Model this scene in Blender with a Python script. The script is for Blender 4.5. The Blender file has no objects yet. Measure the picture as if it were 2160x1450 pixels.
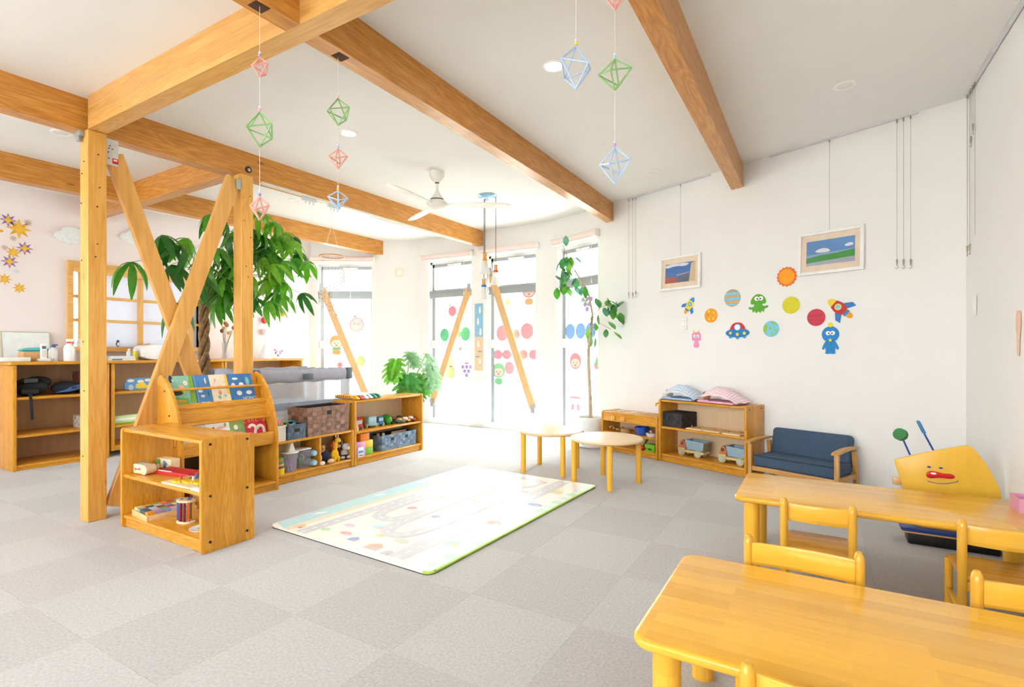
import bpy, bmesh, math, random
from mathutils import Vector, Matrix
random.seed(11)
sc = bpy.context.scene
C = sc.collection
PI = math.pi
# ---------------------------------------------------------------- camera, sky, exposure
cam = bpy.data.cameras.new('camera'); cam_o = bpy.data.objects.new('camera', cam); C.objects.link(cam_o)
cam.sensor_width = 36.0; cam.lens = 1100 / 2160 * 36; cam.shift_y = 17 / 2160; cam.clip_start = .05
cam_o.location = (0, 0, 1.04); cam_o.rotation_euler = (PI / 2, 0, math.radians(30.386))
sc.camera = cam_o
sc.cycles.use_adaptive_sampling = True; sc.cycles.adaptive_threshold = .03; sc.cycles.max_bounces = 8; sc.cycles.glossy_bounces = 3; sc.cycles.transmission_bounces = 4; sc.cycles.transparent_max_bounces = 14
sc.view_settings.view_transform = 'Standard'; sc.view_settings.look = 'None'
sc.view_settings.exposure = 2.6; sc.view_settings.gamma = 1.0; sc.view_settings.use_curve_mapping = False
world = bpy.data.worlds.new('world'); sc.world = world; world.use_nodes = True
bg = world.node_tree.nodes['Background']; bg.inputs[0].default_value = (.93, .97, 1, 1); bg.inputs[1].default_value = 2.2
sun_d = bpy.data.lights.new('hazy_sun', 'SUN'); sun_d.energy = 2.2; sun_d.angle = math.radians(35); sun_d.color = (1, .98, .95)
sun_o = bpy.data.objects.new('hazy_sun', sun_d); C.objects.link(sun_o); sun_o.rotation_euler = (math.radians(-47), 0, math.radians(-14))

# ---------------------------------------------------------------- materials
def L(h):
    h = h.lstrip('#'); r = []
    for i in (0, 2, 4):
        v = int(h[i:i + 2], 16) / 255; r.append(v / 12.92 if v <= .04045 else ((v + .055) / 1.055) ** 2.4)
    return (*r, 1)
MATS = {}
def nodes(name):
    m = bpy.data.materials.new(name); m.use_nodes = True; nt = m.node_tree
    return m, nt, nt.nodes['Principled BSDF'], nt.nodes, nt.links
def mat(col, rough=.55, metal=0., var=.05, vs=14., bump=0., spec=.5, sss=0., trans=0., emit=0., alpha=1.):
    key = (col, rough, metal, var, vs, bump, spec, trans, emit, alpha)
    if key in MATS: return MATS[key]
    m, nt, b, N, K = nodes('paint_' + col.lstrip('#'))
    c = L(col)
    tc = N.new('ShaderNodeTexCoord'); nz = N.new('ShaderNodeTexNoise'); nz.inputs['Scale'].default_value = vs; nz.inputs['Detail'].default_value = 3
    K.new(tc.outputs['Object'], nz.inputs['Vector'])
    rp = N.new('ShaderNodeValToRGB'); e = rp.color_ramp.elements
    e[0].position = .3; e[1].position = .7
    e[0].color = (*[x * (1 - var) for x in c[:3]], 1); e[1].color = (*[min(1, x * (1 + var)) for x in c[:3]], 1)
    K.new(nz.outputs['Fac'], rp.inputs['Fac']); K.new(rp.outputs['Color'], b.inputs['Base Color'])
    b.inputs['Roughness'].default_value = rough; b.inputs['Metallic'].default_value = metal; b.inputs['Specular IOR Level'].default_value = spec
    if bump:
        bp = N.new('ShaderNodeBump'); bp.inputs['Strength'].default_value = bump; bp.inputs['Distance'].default_value = .004
        n2 = N.new('ShaderNodeTexNoise'); n2.inputs['Scale'].default_value = vs * 12; K.new(tc.outputs['Object'], n2.inputs['Vector'])
        K.new(n2.outputs['Fac'], bp.inputs['Height']); K.new(bp.outputs['Normal'], b.inputs['Normal'])
    if trans:
        mx = N.new('ShaderNodeMixShader'); tl = N.new('ShaderNodeBsdfTranslucent'); K.new(rp.outputs['Color'], tl.inputs['Color'])
        mx.inputs[0].default_value = trans; K.new(b.outputs[0], mx.inputs[1]); K.new(tl.outputs[0], mx.inputs[2])
        K.new(mx.outputs[0], N['Material Output'].inputs[0])
    if emit:
        b.inputs['Emission Color'].default_value = c; b.inputs['Emission Strength'].default_value = emit
    if alpha < 1:
        mx = N.new('ShaderNodeMixShader'); tr = N.new('ShaderNodeBsdfTransparent'); tr.inputs[0].default_value = (*[.5 + .5 * x for x in c[:3]], 1)
        mx.inputs[0].default_value = alpha; K.new(tr.outputs[0], mx.inputs[1]); K.new(b.outputs[0], mx.inputs[2])
        K.new(mx.outputs[0], N['Material Output'].inputs[0])
    MATS[key] = m
    return m
def wood(light, dark, axis='x', rough=.38, grain=9., mid=None, stave=None, amt=1., knots=False, plane='xy'):
    """grain stretched along axis of the object's own frame; stave=(length,width) adds glued laminations"""
    key = ('w', light, dark, axis, rough, grain, stave, amt, knots, plane)
    if key in MATS: return MATS[key]
    m, nt, b, N, K = nodes('wood_' + axis)
    tc = N.new('ShaderNodeTexCoord'); mp = N.new('ShaderNodeMapping')
    s = {'x': (.35, 4, 4), 'y': (4, .35, 4), 'z': (4, 4, .35)}[axis]
    mp.inputs['Scale'].default_value = [q * grain / 4 for q in s]
    oi = N.new('ShaderNodeObjectInfo'); ad = N.new('ShaderNodeVectorMath'); ad.operation = 'ADD'
    ml = N.new('ShaderNodeVectorMath'); ml.operation = 'SCALE'; ml.inputs['Scale'].default_value = 40
    K.new(tc.outputs['Object'], mp.inputs['Vector'])
    cx = N.new('ShaderNodeCombineXYZ'); K.new(oi.outputs['Random'], cx.inputs[0]); K.new(oi.outputs['Random'], cx.inputs[1]); K.new(oi.outputs['Random'], cx.inputs[2])
    K.new(cx.outputs[0], ml.inputs[0]); K.new(mp.outputs[0], ad.inputs[0]); K.new(ml.outputs[0], ad.inputs[1])
    n1 = N.new('ShaderNodeTexNoise'); n1.inputs['Scale'].default_value = 1.1; n1.inputs['Detail'].default_value = 2; n1.inputs['Distortion'].default_value = .6
    K.new(ad.outputs[0], n1.inputs['Vector'])
    mul = N.new('ShaderNodeMath'); mul.operation = 'MULTIPLY'; mul.inputs[1].default_value = 9; K.new(n1.outputs['Fac'], mul.inputs[0])
    fr = N.new('ShaderNodeMath'); fr.operation = 'PINGPONG'; fr.inputs[1].default_value = .5; K.new(mul.outputs[0], fr.inputs[0])
    n2 = N.new('ShaderNodeTexNoise'); n2.inputs['Scale'].default_value = 9; n2.inputs['Detail'].default_value = 4; K.new(ad.outputs[0], n2.inputs['Vector'])
    sm = N.new('ShaderNodeMath'); sm.operation = 'MULTIPLY_ADD'; sm.inputs[1].default_value = .55 * amt; K.new(fr.outputs[0], sm.inputs[0])
    s2 = N.new('ShaderNodeMath'); s2.operation = 'MULTIPLY'; s2.inputs[1].default_value = .6; K.new(n2.outputs['Fac'], s2.inputs[0]); K.new(s2.outputs[0], sm.inputs[2])
    rp = N.new('ShaderNodeValToRGB'); e = rp.color_ramp.elements; e[0].position = .18; e[1].position = .72; e[0].color = L(light); e[1].color = L(dark)
    K.new(sm.outputs[0], rp.inputs['Fac']); out = rp.outputs['Color']
    if stave:
        br = N.new('ShaderNodeTexBrick'); br.inputs['Scale'].default_value = 1; br.inputs['Brick Width'].default_value = stave[0]; br.inputs['Row Height'].default_value = stave[1]
        br.inputs['Mortar Size'].default_value = 0; br.inputs['Color1'].default_value = (.8, .78, .72, 1); br.inputs['Color2'].default_value = (1, 1, 1, 1); br.offset = .37; br.offset_frequency = 2
        m2 = N.new('ShaderNodeMapping'); K.new(tc.outputs['Object'], m2.inputs['Vector'])
        if plane == 'yz': m2.inputs['Rotation'].default_value = (0, PI / 2, 0)
        if plane == 'xz': m2.inputs['Rotation'].default_value = (PI / 2, 0, 0)
        if plane == 'yx': m2.inputs['Rotation'].default_value = (0, 0, PI / 2)
        if plane == 'zx': m2.inputs['Rotation'].default_value = (0, PI / 2, PI / 2)
        if plane == 'zy': m2.inputs['Rotation'].default_value = (0, PI / 2, 0)
        K.new(m2.outputs[0], br.inputs['Vector'])
        mx = N.new('ShaderNodeMix'); mx.data_type = 'RGBA'; mx.blend_type = 'MULTIPLY'; mx.inputs['Factor'].default_value = .8
        K.new(out, mx.inputs['A']); K.new(br.outputs['Color'], mx.inputs['B']); out = mx.outputs['Result']
    if knots:
        vo = N.new('ShaderNodeTexVoronoi'); vo.inputs['Scale'].default_value = 1.6; vo.inputs['Randomness'].default_value = 1
        m3 = N.new('ShaderNodeMapping'); m3.inputs['Scale'].default_value = {'x': (.8, 2, 2), 'y': (2, .8, 2), 'z': (2, 2, .8)}[axis]
        K.new(tc.outputs['Object'], m3.inputs['Vector']); K.new(m3.outputs[0], vo.inputs['Vector'])
        kr = N.new('ShaderNodeValToRGB'); ke = kr.color_ramp.elements; ke[0].position = .025; ke[0].color = (.25, .12, .05, 1); ke[1].position = .06; ke[1].color = (1, 1, 1, 1)
        K.new(vo.outputs['Distance'], kr.inputs['Fac'])
        mx = N.new('ShaderNodeMix'); mx.data_type = 'RGBA'; mx.blend_type = 'MULTIPLY'; mx.inputs['Factor'].default_value = 1
        K.new(out, mx.inputs['A']); K.new(kr.outputs['Color'], mx.inputs['B']); out = mx.outputs['Result']
    K.new(out, b.inputs['Base Color']); b.inputs['Roughness'].default_value = rough
    bp = N.new('ShaderNodeBump'); bp.inputs['Strength'].default_value = .12; bp.inputs['Distance'].default_value = .002
    K.new(sm.outputs[0], bp.inputs['Height']); K.new(bp.outputs['Normal'], b.inputs['Normal'])
    MATS[key] = m
    return m
def glassmat(tint='#f4faf8', gloss=.06):
    key = ('g', tint, gloss)
    if key in MATS: return MATS[key]
    m, nt, b, N, K = nodes('glass'); N.remove(b)
    tr = N.new('ShaderNodeBsdfTransparent'); gl = N.new('ShaderNodeBsdfGlossy'); gl.inputs['Roughness'].default_value = .03
    nz = N.new('ShaderNodeTexNoise'); nz.inputs['Scale'].default_value = 2; rp = N.new('ShaderNodeValToRGB')
    rp.color_ramp.elements[0].color = L(tint); rp.color_ramp.elements[1].color = (1, 1, 1, 1); K.new(nz.outputs['Fac'], rp.inputs[0]); K.new(rp.outputs[0], tr.inputs[0])
    mx = N.new('ShaderNodeMixShader'); mx.inputs[0].default_value = gloss; K.new(tr.outputs[0], mx.inputs[1]); K.new(gl.outputs[0], mx.inputs[2])
    K.new(mx.outputs[0], N['Material Output'].inputs[0]); MATS[key] = m
    return m
def gingham(a, b_, sc_=60):
    key = ('gg', a, b_, sc_)
    if key in MATS: return MATS[key]
    m, nt, b, N, K = nodes('gingham'); tc = N.new('ShaderNodeTexCoord'); fac = None
    for i, ax in enumerate('XY'):
        wv = N.new('ShaderNodeTexWave'); wv.bands_direction = ax; wv.inputs['Scale'].default_value = sc_; K.new(tc.outputs['Object'], wv.inputs['Vector'])
        st = N.new('ShaderNodeMath'); st.operation = 'GREATER_THAN'; st.inputs[1].default_value = .5; K.new(wv.outputs['Fac'], st.inputs[0])
        if fac is None: fac = st.outputs[0]
        else:
            ad = N.new('ShaderNodeMath'); ad.operation = 'MULTIPLY_ADD'; ad.inputs[1].default_value = .5; K.new(fac, ad.inputs[0])
            hf = N.new('ShaderNodeMath'); hf.operation = 'MULTIPLY'; hf.inputs[1].default_value = .5; K.new(st.outputs[0], hf.inputs[0]); K.new(hf.outputs[0], ad.inputs[2]); fac = ad.outputs[0]
    mx = N.new('ShaderNodeMix'); mx.data_type = 'RGBA'; mx.inputs['A'].default_value = L(a); mx.inputs['B'].default_value = L(b_); K.new(fac, mx.inputs['Factor'])
    K.new(mx.outputs['Result'], b.inputs['Base Color']); b.inputs['Roughness'].default_value = .9; MATS[key] = m
    return m
def weave(a, b_):
    """colour variation for woven basket strips"""
    return mat(a, .6, var=.35, vs=22, bump=.3)
def leafmat(col, tr=.35):
    return mat(col, .35, var=.22, vs=18, trans=tr, spec=.5)

# ---------------------------------------------------------------- mesh builder
class MB:
    def __init__(s): s.v = []; s.f = []; s.m = []; s.mi = 0
    def add(s, vs, fs):
        o = len(s.v); s.v += [tuple(q) for q in vs]
        for f in fs: s.f.append([i + o for i in f]); s.m.append(s.mi)
        return s
    def use(s, i): s.mi = i; return s
    def box(s, x0, x1, y0, y1, z0, z1):
        return s.add([(x0, y0, z0), (x1, y0, z0), (x1, y1, z0), (x0, y1, z0), (x0, y0, z1), (x1, y0, z1), (x1, y1, z1), (x0, y1, z1)],
                     [(3, 2, 1, 0), (4, 5, 6, 7), (0, 1, 5, 4), (1, 2, 6, 5), (2, 3, 7, 6), (3, 0, 4, 7)])
    def rbox(s, x0, x1, y0, y1, z0, z1, r=.005, seg=2):
        bm = bmesh.new(); bmesh.ops.create_cube(bm, size=1)
        for v in bm.verts: v.co = ((x0 + x1) / 2 + v.co.x * (x1 - x0), (y0 + y1) / 2 + v.co.y * (y1 - y0), (z0 + z1) / 2 + v.co.z * (z1 - z0))
        bmesh.ops.bevel(bm, geom=bm.edges[:], offset=min(r, .49 * min(abs(x1 - x0), abs(y1 - y0), abs(z1 - z0))), segments=seg, profile=.5, affect='EDGES')
        return s.bm(bm)
    def bm(s, bm):
        bm.verts.ensure_lookup_table(); bm.verts.index_update()
        s.add([v.co[:] for v in bm.verts], [[v.index for v in f.verts] for f in bm.faces]); bm.free(); return s
    def prism(s, poly, a, b, axis='z', r=0, seg=2):
        """2D outline extruded from a to b along axis; r rounds the rims"""
        def P(u, v, w): return {'z': (u, v, w), 'y': (u, w, v), 'x': (w, u, v)}[axis]
        bm = bmesh.new(); lo = [bm.verts.new(P(u, v, a)) for u, v in poly]; hi = [bm.verts.new(P(u, v, b)) for u, v in poly]; n = len(poly)
        f0 = bm.faces.new(lo); f1 = bm.faces.new(hi)
        for i in range(n): bm.faces.new((lo[i], lo[(i + 1) % n], hi[(i + 1) % n], hi[i]))
        bmesh.ops.recalc_face_normals(bm, faces=bm.faces[:])
        if r: bmesh.ops.bevel(bm, geom=list(set(f0.edges[:]) | set(f1.edges[:])), offset=r, segments=seg, profile=.5, affect='EDGES')
        return s.bm(bm)
    def cyl(s, p0, p1, r, r2=None, n=14, cap=True):
        r2 = r if r2 is None else r2; p0 = Vector(p0); p1 = Vector(p1); d = (p1 - p0).normalized()
        u = d.orthogonal().normalized(); w = d.cross(u); vs = []
        for p, q in ((p0, r), (p1, r2)):
            for i in range(n): a = 2 * PI * i / n; vs.append(p + (u * math.cos(a) + w * math.sin(a)) * q)
        fs = [(i, (i + 1) % n, n + (i + 1) % n, n + i) for i in range(n)]
        if cap: fs += [tuple(range(n))[::-1], tuple(range(n, 2 * n))]
        return s.add(vs, fs)
    def tube(s, path, r, n=6, radii=None):
        path = [Vector(p) for p in path]; vs = []; fs = []; m = len(path); u = None
        for k, p in enumerate(path):
            d = (path[min(k + 1, m - 1)] - path[max(k - 1, 0)]).normalized()
            if u is None: u = d.orthogonal().normalized()
            u = (u - d * u.dot(d)).normalized(); w = d.cross(u); q = radii[k] if radii else r
            for i in range(n): a = 2 * PI * i / n; vs.append(p + (u * math.cos(a) + w * math.sin(a)) * q)
        for k in range(m - 1):
            for i in range(n): fs.append((k * n + i, k * n + (i + 1) % n, (k + 1) * n + (i + 1) % n, (k + 1) * n + i))
        fs += [tuple(range(n))[::-1], tuple(range((m - 1) * n, m * n))]
        return s.add(vs, fs)
    def lathe(s, prof, c=(0, 0, 0), n=24, axis='z'):
        vs = []; fs = []; m = len(prof)
        for r, z in prof:
            for i in range(n):
                a = 2 * PI * i / n; x, y = r * math.cos(a), r * math.sin(a)
                p = {'z': (x, y, z), 'y': (x, z, y), 'x': (z, x, y)}[axis]; vs.append((c[0] + p[0], c[1] + p[1], c[2] + p[2]))
        for k in range(m - 1):
            for i in range(n): fs.append((k * n + i, k * n + (i + 1) % n, (k + 1) * n + (i + 1) % n, (k + 1) * n + i))
        if prof[0][0] > 1e-6: fs.append(tuple(range(n))[::-1])
        if prof[-1][0] > 1e-6: fs.append(tuple(range((m - 1) * n, m * n)))
        return s.add(vs, fs)
    def ball(s, c, r, sx=1, sy=1, sz=1, n=14, k=9):
        vs = []; fs = []
        for j in range(k + 1):
            t = PI * j / k
            for i in range(n): a = 2 * PI * i / n; vs.append((c[0] + r * sx * math.sin(t) * math.cos(a), c[1] + r * sy * math.sin(t) * math.sin(a), c[2] + r * sz * math.cos(t)))
        for j in range(k):
            for i in range(n): fs.append(((j + 1) * n + i, (j + 1) * n + (i + 1) % n, j * n + (i + 1) % n, j * n + i))
        return s.add(vs, fs)
    def disc(s, c, r, a, b, axis='z', n=20): 
        return s.prism([(c[0] + r * math.cos(2 * PI * i / n), c[1] + r * math.sin(2 * PI * i / n)) for i in range(n)], a, b, axis)
    def xf(s, M, start=0):
        for i in range(start, len(s.v)): s.v[i] = tuple(M @ Vector(s.v[i]))
        return s
    def mesh(s, name, mats, smooth=35):
        me = bpy.data.meshes.new(name); me.from_pydata(s.v, [], s.f)
        for q in (mats if isinstance(mats, (list, tuple)) else [mats]): me.materials.append(q)
        me.polygons.foreach_set('material_index', s.m)
        bm = bmesh.new(); bm.from_mesh(me); bmesh.ops.remove_doubles(bm, verts=bm.verts[:], dist=1e-6); bmesh.ops.recalc_face_normals(bm, faces=bm.faces[:]); bm.to_mesh(me); bm.free()
        if smooth:
            me.polygons.foreach_set('use_smooth', [True] * len(me.polygons)); me.set_sharp_from_angle(angle=math.radians(smooth))
        return me
    def build(s, name, mats, parent=None, smooth=35, loc=None, rot=None):
        o = bpy.data.objects.new(name, s.mesh(name, mats, smooth)); C.objects.link(o); o.parent = parent
        if loc: o.location = loc
        if rot: o.rotation_euler = rot
        return o
def tag(o, label=None, cat=None, group=None, kind=None):
    if label: o['label'] = label
    if cat: o['category'] = cat
    if group: o['group'] = group
    if kind: o['kind'] = kind
    return o
def thing(name, label, cat, loc=(0, 0, 0), rz=0., group=None, rot=None):
    o = bpy.data.objects.new(name, None); C.objects.link(o); o.empty_display_size = .05
    o.location = loc; o.rotation_euler = rot if rot else (0, 0, rz)
    return tag(o, label, cat, group)
def one(name, mb, mats, label, cat, loc=(0, 0, 0), rz=0., group=None, rot=None, smooth=35):
    o = mb.build(name, mats, None, smooth); o.location = loc; o.rotation_euler = rot if rot else (0, 0, rz)
    return tag(o, label, cat, group)
def struct(name, mb, mats, parent=None, smooth=0):
    o = mb.build(name, mats, parent, smooth)
    if not parent: o['kind'] = 'structure'
    return o
def dup(root, loc, rz=0., label=None, group=None):
    r = root.copy(); C.objects.link(r); r.location = loc; r.rotation_euler = (0, 0, rz)
    if label: r['label'] = label
    if group: r['group'] = group
    for ch in list(root.children):
        c = ch.copy(); C.objects.link(c); c.parent = r
        for g_ in ch.children: d = g_.copy(); C.objects.link(d); d.parent = c
    return r
def rrect(x0, x1, y0, y1, r, n=5):
    out = []
    for cx, cy, a0 in ((x1 - r, y1 - r, 0), (x0 + r, y1 - r, 90), (x0 + r, y0 + r, 180), (x1 - r, y0 + r, 270)):
        for i in range(n + 1): a = math.radians(a0 + 90 * i / n); out.append((cx + r * math.cos(a), cy + r * math.sin(a)))
    return out
def circ(r, n=24, cx=0, cy=0, sx=1, sy=1): return [(cx + r * sx * math.cos(2 * PI * i / n), cy + r * sy * math.sin(2 * PI * i / n)) for i in range(n)]
def star(n, R, r, rot=PI / 2): return [((R if i % 2 == 0 else r) * math.cos(rot + PI * i / n), (R if i % 2 == 0 else r) * math.sin(rot + PI * i / n)) for i in range(2 * n)]
def smoothpoly(pts, it=2):
    for _ in range(it):
        q = []; n = len(pts)
        for i in range(n):
            a, b = pts[i], pts[(i + 1) % n]; q += [(a[0] * .75 + b[0] * .25, a[1] * .75 + b[1] * .25), (a[0] * .25 + b[0] * .75, a[1] * .25 + b[1] * .75)]
        pts = q
    return pts
def text_mesh(body, size, depth=.0006):
    cu = bpy.data.curves.new('lettering', 'FONT'); cu.body = body; cu.size = size; cu.extrude = depth; cu.align_x = 'CENTER'; cu.align_y = 'CENTER'
    o = bpy.data.objects.new('lettering', cu); C.objects.link(o); bpy.context.view_layer.update()
    me = bpy.data.meshes.new_from_object(o.evaluated_get(bpy.context.evaluated_depsgraph_get())); bpy.data.objects.remove(o)
    return me
def lettering(body, size, m, parent, loc, rot):
    me = text_mesh(body, size); me.materials.clear(); me.materials.append(m)
    o = bpy.data.objects.new('lettering', me); C.objects.link(o); o.parent = parent; o.location = loc; o.rotation_euler = rot
    return o

# palette
PINE_B = lambda ax: wood('#dfa04c', '#b06a20', ax, .32, 10, knots=True, amt=.8)          # beams, posts
SHELF = lambda ax, pl='xy': wood('#f4b440', '#d08312', ax, .27, 20, stave=(.5, .06), plane=pl, amt=.95)
BEECH = lambda ax='x', pl='xy': wood('#fbc348', '#f2b02c', ax, .2, 6, stave=(.42, .05), plane=pl, amt=.5)
PLY = lambda ax='x': wood('#e9cfa4', '#d9b884', ax, .5, 5, amt=.5)
WHITE = mat('#f2f1ee', .6, var=.01); DARK = mat('#26262a', .6); BLACK = mat('#151517', .5)
ALU = mat('#aab2b5', .35, .6, var=.03); WIRE = mat('#a89e92', .5, .3)

# ================================================================ the room
def zc(x, y): return 2.604 + .021 * (y - 1.43) + .007 * (x + 2.5)
P1 = Vector((-6.45, 5.128)); P2 = Vector((-5.071, 5.95)); P3 = Vector((-2.867, 5.95)); P4 = Vector((.832, 4.418))
PA = Vector((-6.45, -2.3)); PB = Vector((.832, -2.3))
ROOM = [PA, PB, P4, P3, P2, P1]
PIC_A = math.radians(-22.5)                       # direction of the picture wall
tP = Vector((math.cos(PIC_A), math.sin(PIC_A))); nP = Vector((-tP.y, tP.x))
def pic(s, n, z=0.): p = tP * s + nP * n; return (p.x, p.y, z)   # along the picture wall, distance from the camera axis, height
def frame2(p0, p1):
    t = (p1 - p0).normalized(); n = Vector((t.y, -t.x))
    return Matrix(((t.x, n.x, 0, p0.x), (t.y, n.y, 0, p0.y), (0, 0, 1, 0), (0, 0, 0, 1)))
PLASTER = mat('#f2f2f0', .85, var=.012, vs=3, bump=.12); PINKW = mat('#f1e6e4', .85, var=.012, vs=3, bump=.12)
CEILM = mat('#f2f0ec', .9, var=.012, vs=3, bump=.1)
def wall(name, p0, p1, ops, m, th=.13, zt=2.76):
    Mx = frame2(p0, p1); Ln = (p1 - p0).length; mb = MB(); e = .1
    cuts = sorted({-e, Ln + e} | {a for o in ops for a in o[:2]})
    for a, b in zip(cuts, cuts[1:]):
        mid = (a + b) / 2; hole = [o for o in ops if o[0] < mid < o[1]]; z = -.1
        for o in hole: mb.box(a, b, 0, th, z, o[2]); z = o[3]
        mb.box(a, b, 0, th, z, zt)
    mb.xf(Mx); return struct(name, mb, m)
WIN_B = (.268, 1.013, .04, 2.34); WIN_A = (1.273, 2.033, .04, 2.34); WIN_C = (3.258, 3.938, .04, 2.33); WIN_Q = (.70, 1.50, .04, 2.33)
LAT = (1.608, 2.848, 1.09, 1.90)
wall('wall_pink', P1, PA, [LAT], PINKW)
wall('wall_window_bay', P2, P1, [WIN_Q], PLASTER)
wall('wall_windows', P3, P2, [WIN_B, WIN_A], PLASTER)
wall('wall_pictures', P4, P3, [WIN_C], PLASTER)
wall('wall_side', PB, P4, [], PLASTER)
wall('wall_rear', PA, PB, [(.6, 2.4, .8, 2.15), (2.9, 4.7, .8, 2.15), (5.2, 6.7, .8, 2.15)], PLASTER)  # unseen openings added and sized to let daylight in from behind the camera
cb = MB(); x0, x1, y0, y1 = -6.7, 1.1, -2.5, 6.2
cb.add([(x, y, zc(x, y) + dz) for dz in (0, .12) for x, y in ((x0, y0), (x1, y0), (x1, y1), (x0, y1))], [(0, 1, 2, 3), (7, 6, 5, 4), (0, 4, 5, 1), (1, 5, 6, 2), (2, 6, 7, 3), (3, 7, 4, 0)])
struct('ceiling', cb, CEILM)
floor = struct('floor', MB().box(-6.6, 1.0, -2.45, 6.1, -.12, -.006), mat('#9a968f', .9))
# carpet tiles, nap laid chequerwise
def carpet(c1, c2, nm):
    m, nt, b, N, K = nodes(nm); tc = N.new('ShaderNodeTexCoord')
    n1 = N.new('ShaderNodeTexNoise'); n1.inputs['Scale'].default_value = 95; n1.inputs['Detail'].default_value = 6; n1.inputs['Roughness'].default_value = .75; K.new(tc.outputs['Object'], n1.inputs['Vector'])
    rp = N.new('ShaderNodeValToRGB'); e = rp.color_ramp.elements; e[0].position = .25; e[1].position = .75; e[0].color = L(c2); e[1].color = L(c1)
    K.new(n1.outputs['Fac'], rp.inputs[0]); K.new(rp.outputs[0], b.inputs['Base Color']); b.inputs['Roughness'].default_value = .95; b.inputs['Specular IOR Level'].default_value = .15
    b.inputs['Sheen Weight'].default_value = .25; b.inputs['Sheen Roughness'].default_value = .6
    bp = N.new('ShaderNodeBump'); bp.inputs['Strength'].default_value = .22; bp.inputs['Distance'].default_value = .0015; K.new(n1.outputs['Fac'], bp.inputs['Height']); K.new(bp.outputs[0], b.inputs['Normal'])
    return m
CAR = [carpet('#cdcccb', '#9b9a99', 'carpet_pale'), carpet('#c7c5c4', '#959392', 'carpet_deep')]
def clip(poly, ring):
    for i in range(len(ring)):
        a, b = ring[i], ring[(i + 1) % len(ring)]; out = []
        side = lambda p: (b.x - a.x) * (p[1] - a.y) - (b.y - a.y) * (p[0] - a.x)
        for j in range(len(poly)):
            p, q = poly[j], poly[(j + 1) % len(poly)]; sp, sq = side(p), side(q)
            if sp >= 0: out.append(p)
            if sp * sq < 0: t = sp / (sp - sq); out.append((p[0] + (q[0] - p[0]) * t, p[1] + (q[1] - p[1]) * t))
        poly = out
        if len(poly) < 3: return []
    return poly
tile_mesh = [MB().box(-.2497, .2497, -.2497, .2497, -.006, 0).mesh('carpet_tile', CAR[k], 0) for k in (0, 1)]
for i in range(-9, 8):
    for j in range(-8, 10):
        cx, cy = -2.03 + .5 * i, 1.592 + .5 * j
        full = [(cx - .2497, cy - .2497), (cx + .2497, cy - .2497), (cx + .2497, cy + .2497), (cx - .2497, cy + .2497)]
        pl = clip(full, ROOM)
        if len(pl) < 3: continue
        k = (i + j) % 2
        if pl == full:
            o = bpy.data.objects.new('carpet_tile', tile_mesh[k]); C.objects.link(o); o.location = (cx, cy, 0); o.parent = floor
        else:
            o = MB().prism([(x - cx, y - cy) for x, y in pl], -.006, 0).build('carpet_tile', CAR[k], floor, 0); o.location = (cx, cy, 0)
struct('ground_outside', MB().box(-40, 40, -40, 60, -.4, -.3), mat('#cfccc4', .9, var=.1, vs=1))

# ---------------------------------------------------------------- beams, posts and braces
def beam(name, a, b, w, label, ax, cat='beam', below=.202, m=None):
    a = Vector(a); b = Vector(b); t = (b - a).normalized(); n = Vector((-t.y, t.x)) * w / 2; mb = MB()
    pts = [a - n, a + n, b + n, b - n]
    mb.add([(p.x, p.y, zc(p.x, p.y) - below) for p in pts] + [(p.x, p.y, zc(p.x, p.y) + .03) for p in pts],
           [(3, 2, 1, 0), (4, 5, 6, 7), (0, 1, 5, 4), (1, 2, 6, 5), (2, 3, 7, 6), (3, 0, 4, 7)])
    o = mb.build(name, m or PINE_B(ax), None, 0); tag(o, label, cat, None, 'structure'); return o
beam('ceiling_beam', (-3.87, -2.3), (-3.995, 5.95), .105, 'pine ceiling beam over both posts with a curtain rail beneath', 'y')
bC = beam('ceiling_beam', (-1.912, 1.524), (-2.008, 5.62), .093, 'brown pine beam running from the cross beam to the wall beside the pendant lamp', 'y')
bN = beam('ceiling_beam', (-1.905, -2.3), (-1.910, 1.43), .093, 'pine beam with a square hole, a pink straw ornament hanging below it', 'y')
beam('ceiling_beam', (-.565, -2.3), (-.618, 5.07), .10, 'pine beam ending on the wall between the two framed pictures', 'y')
beam('ceiling_beam', (-5.36, -2.3), (-5.585, 5.70), .105, 'pine beam nearest to the pink wall', 'y')
beam('cross_beam', (-3.82, 1.476), (.832, 1.476), .096, 'laminated pale pine cross beam resting on the thick post', 'x', m=wood('#e9b76c', '#cc9045', 'x', .32, 9, stave=(.9, .045), plane='xz', amt=.8))
beam('cross_beam', (-6.45, 2.44), (-3.93, 2.42), .10, 'short cross beam behind the diagonal braces', 'x')
hole = mat('#4a2a10', .8)
for o, y in ((bN, 1.271), (bC, 1.687)):
    x = -1.905 if o is bN else -1.916; z = zc(x, y) - .202
    MB().box(x - .028, x + .028, y - .03, y + .03, z - .0015, z + .004).build('square_hole', hole, o, 0)
POST = wood('#ecb75e', '#cf8d36', 'z', .34, 10, knots=True, amt=.7)
def screws(parent, pts, r=.006, ax='x', m=None):
    for x, y, z in pts:
        d = (.004, 0, 0) if ax == 'x' else (0, -.004, 0)
        MB().cyl((x, y, z), (x + d[0], y + d[1], z), r, n=8).build('screw_hole', m or DARK, parent)
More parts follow.
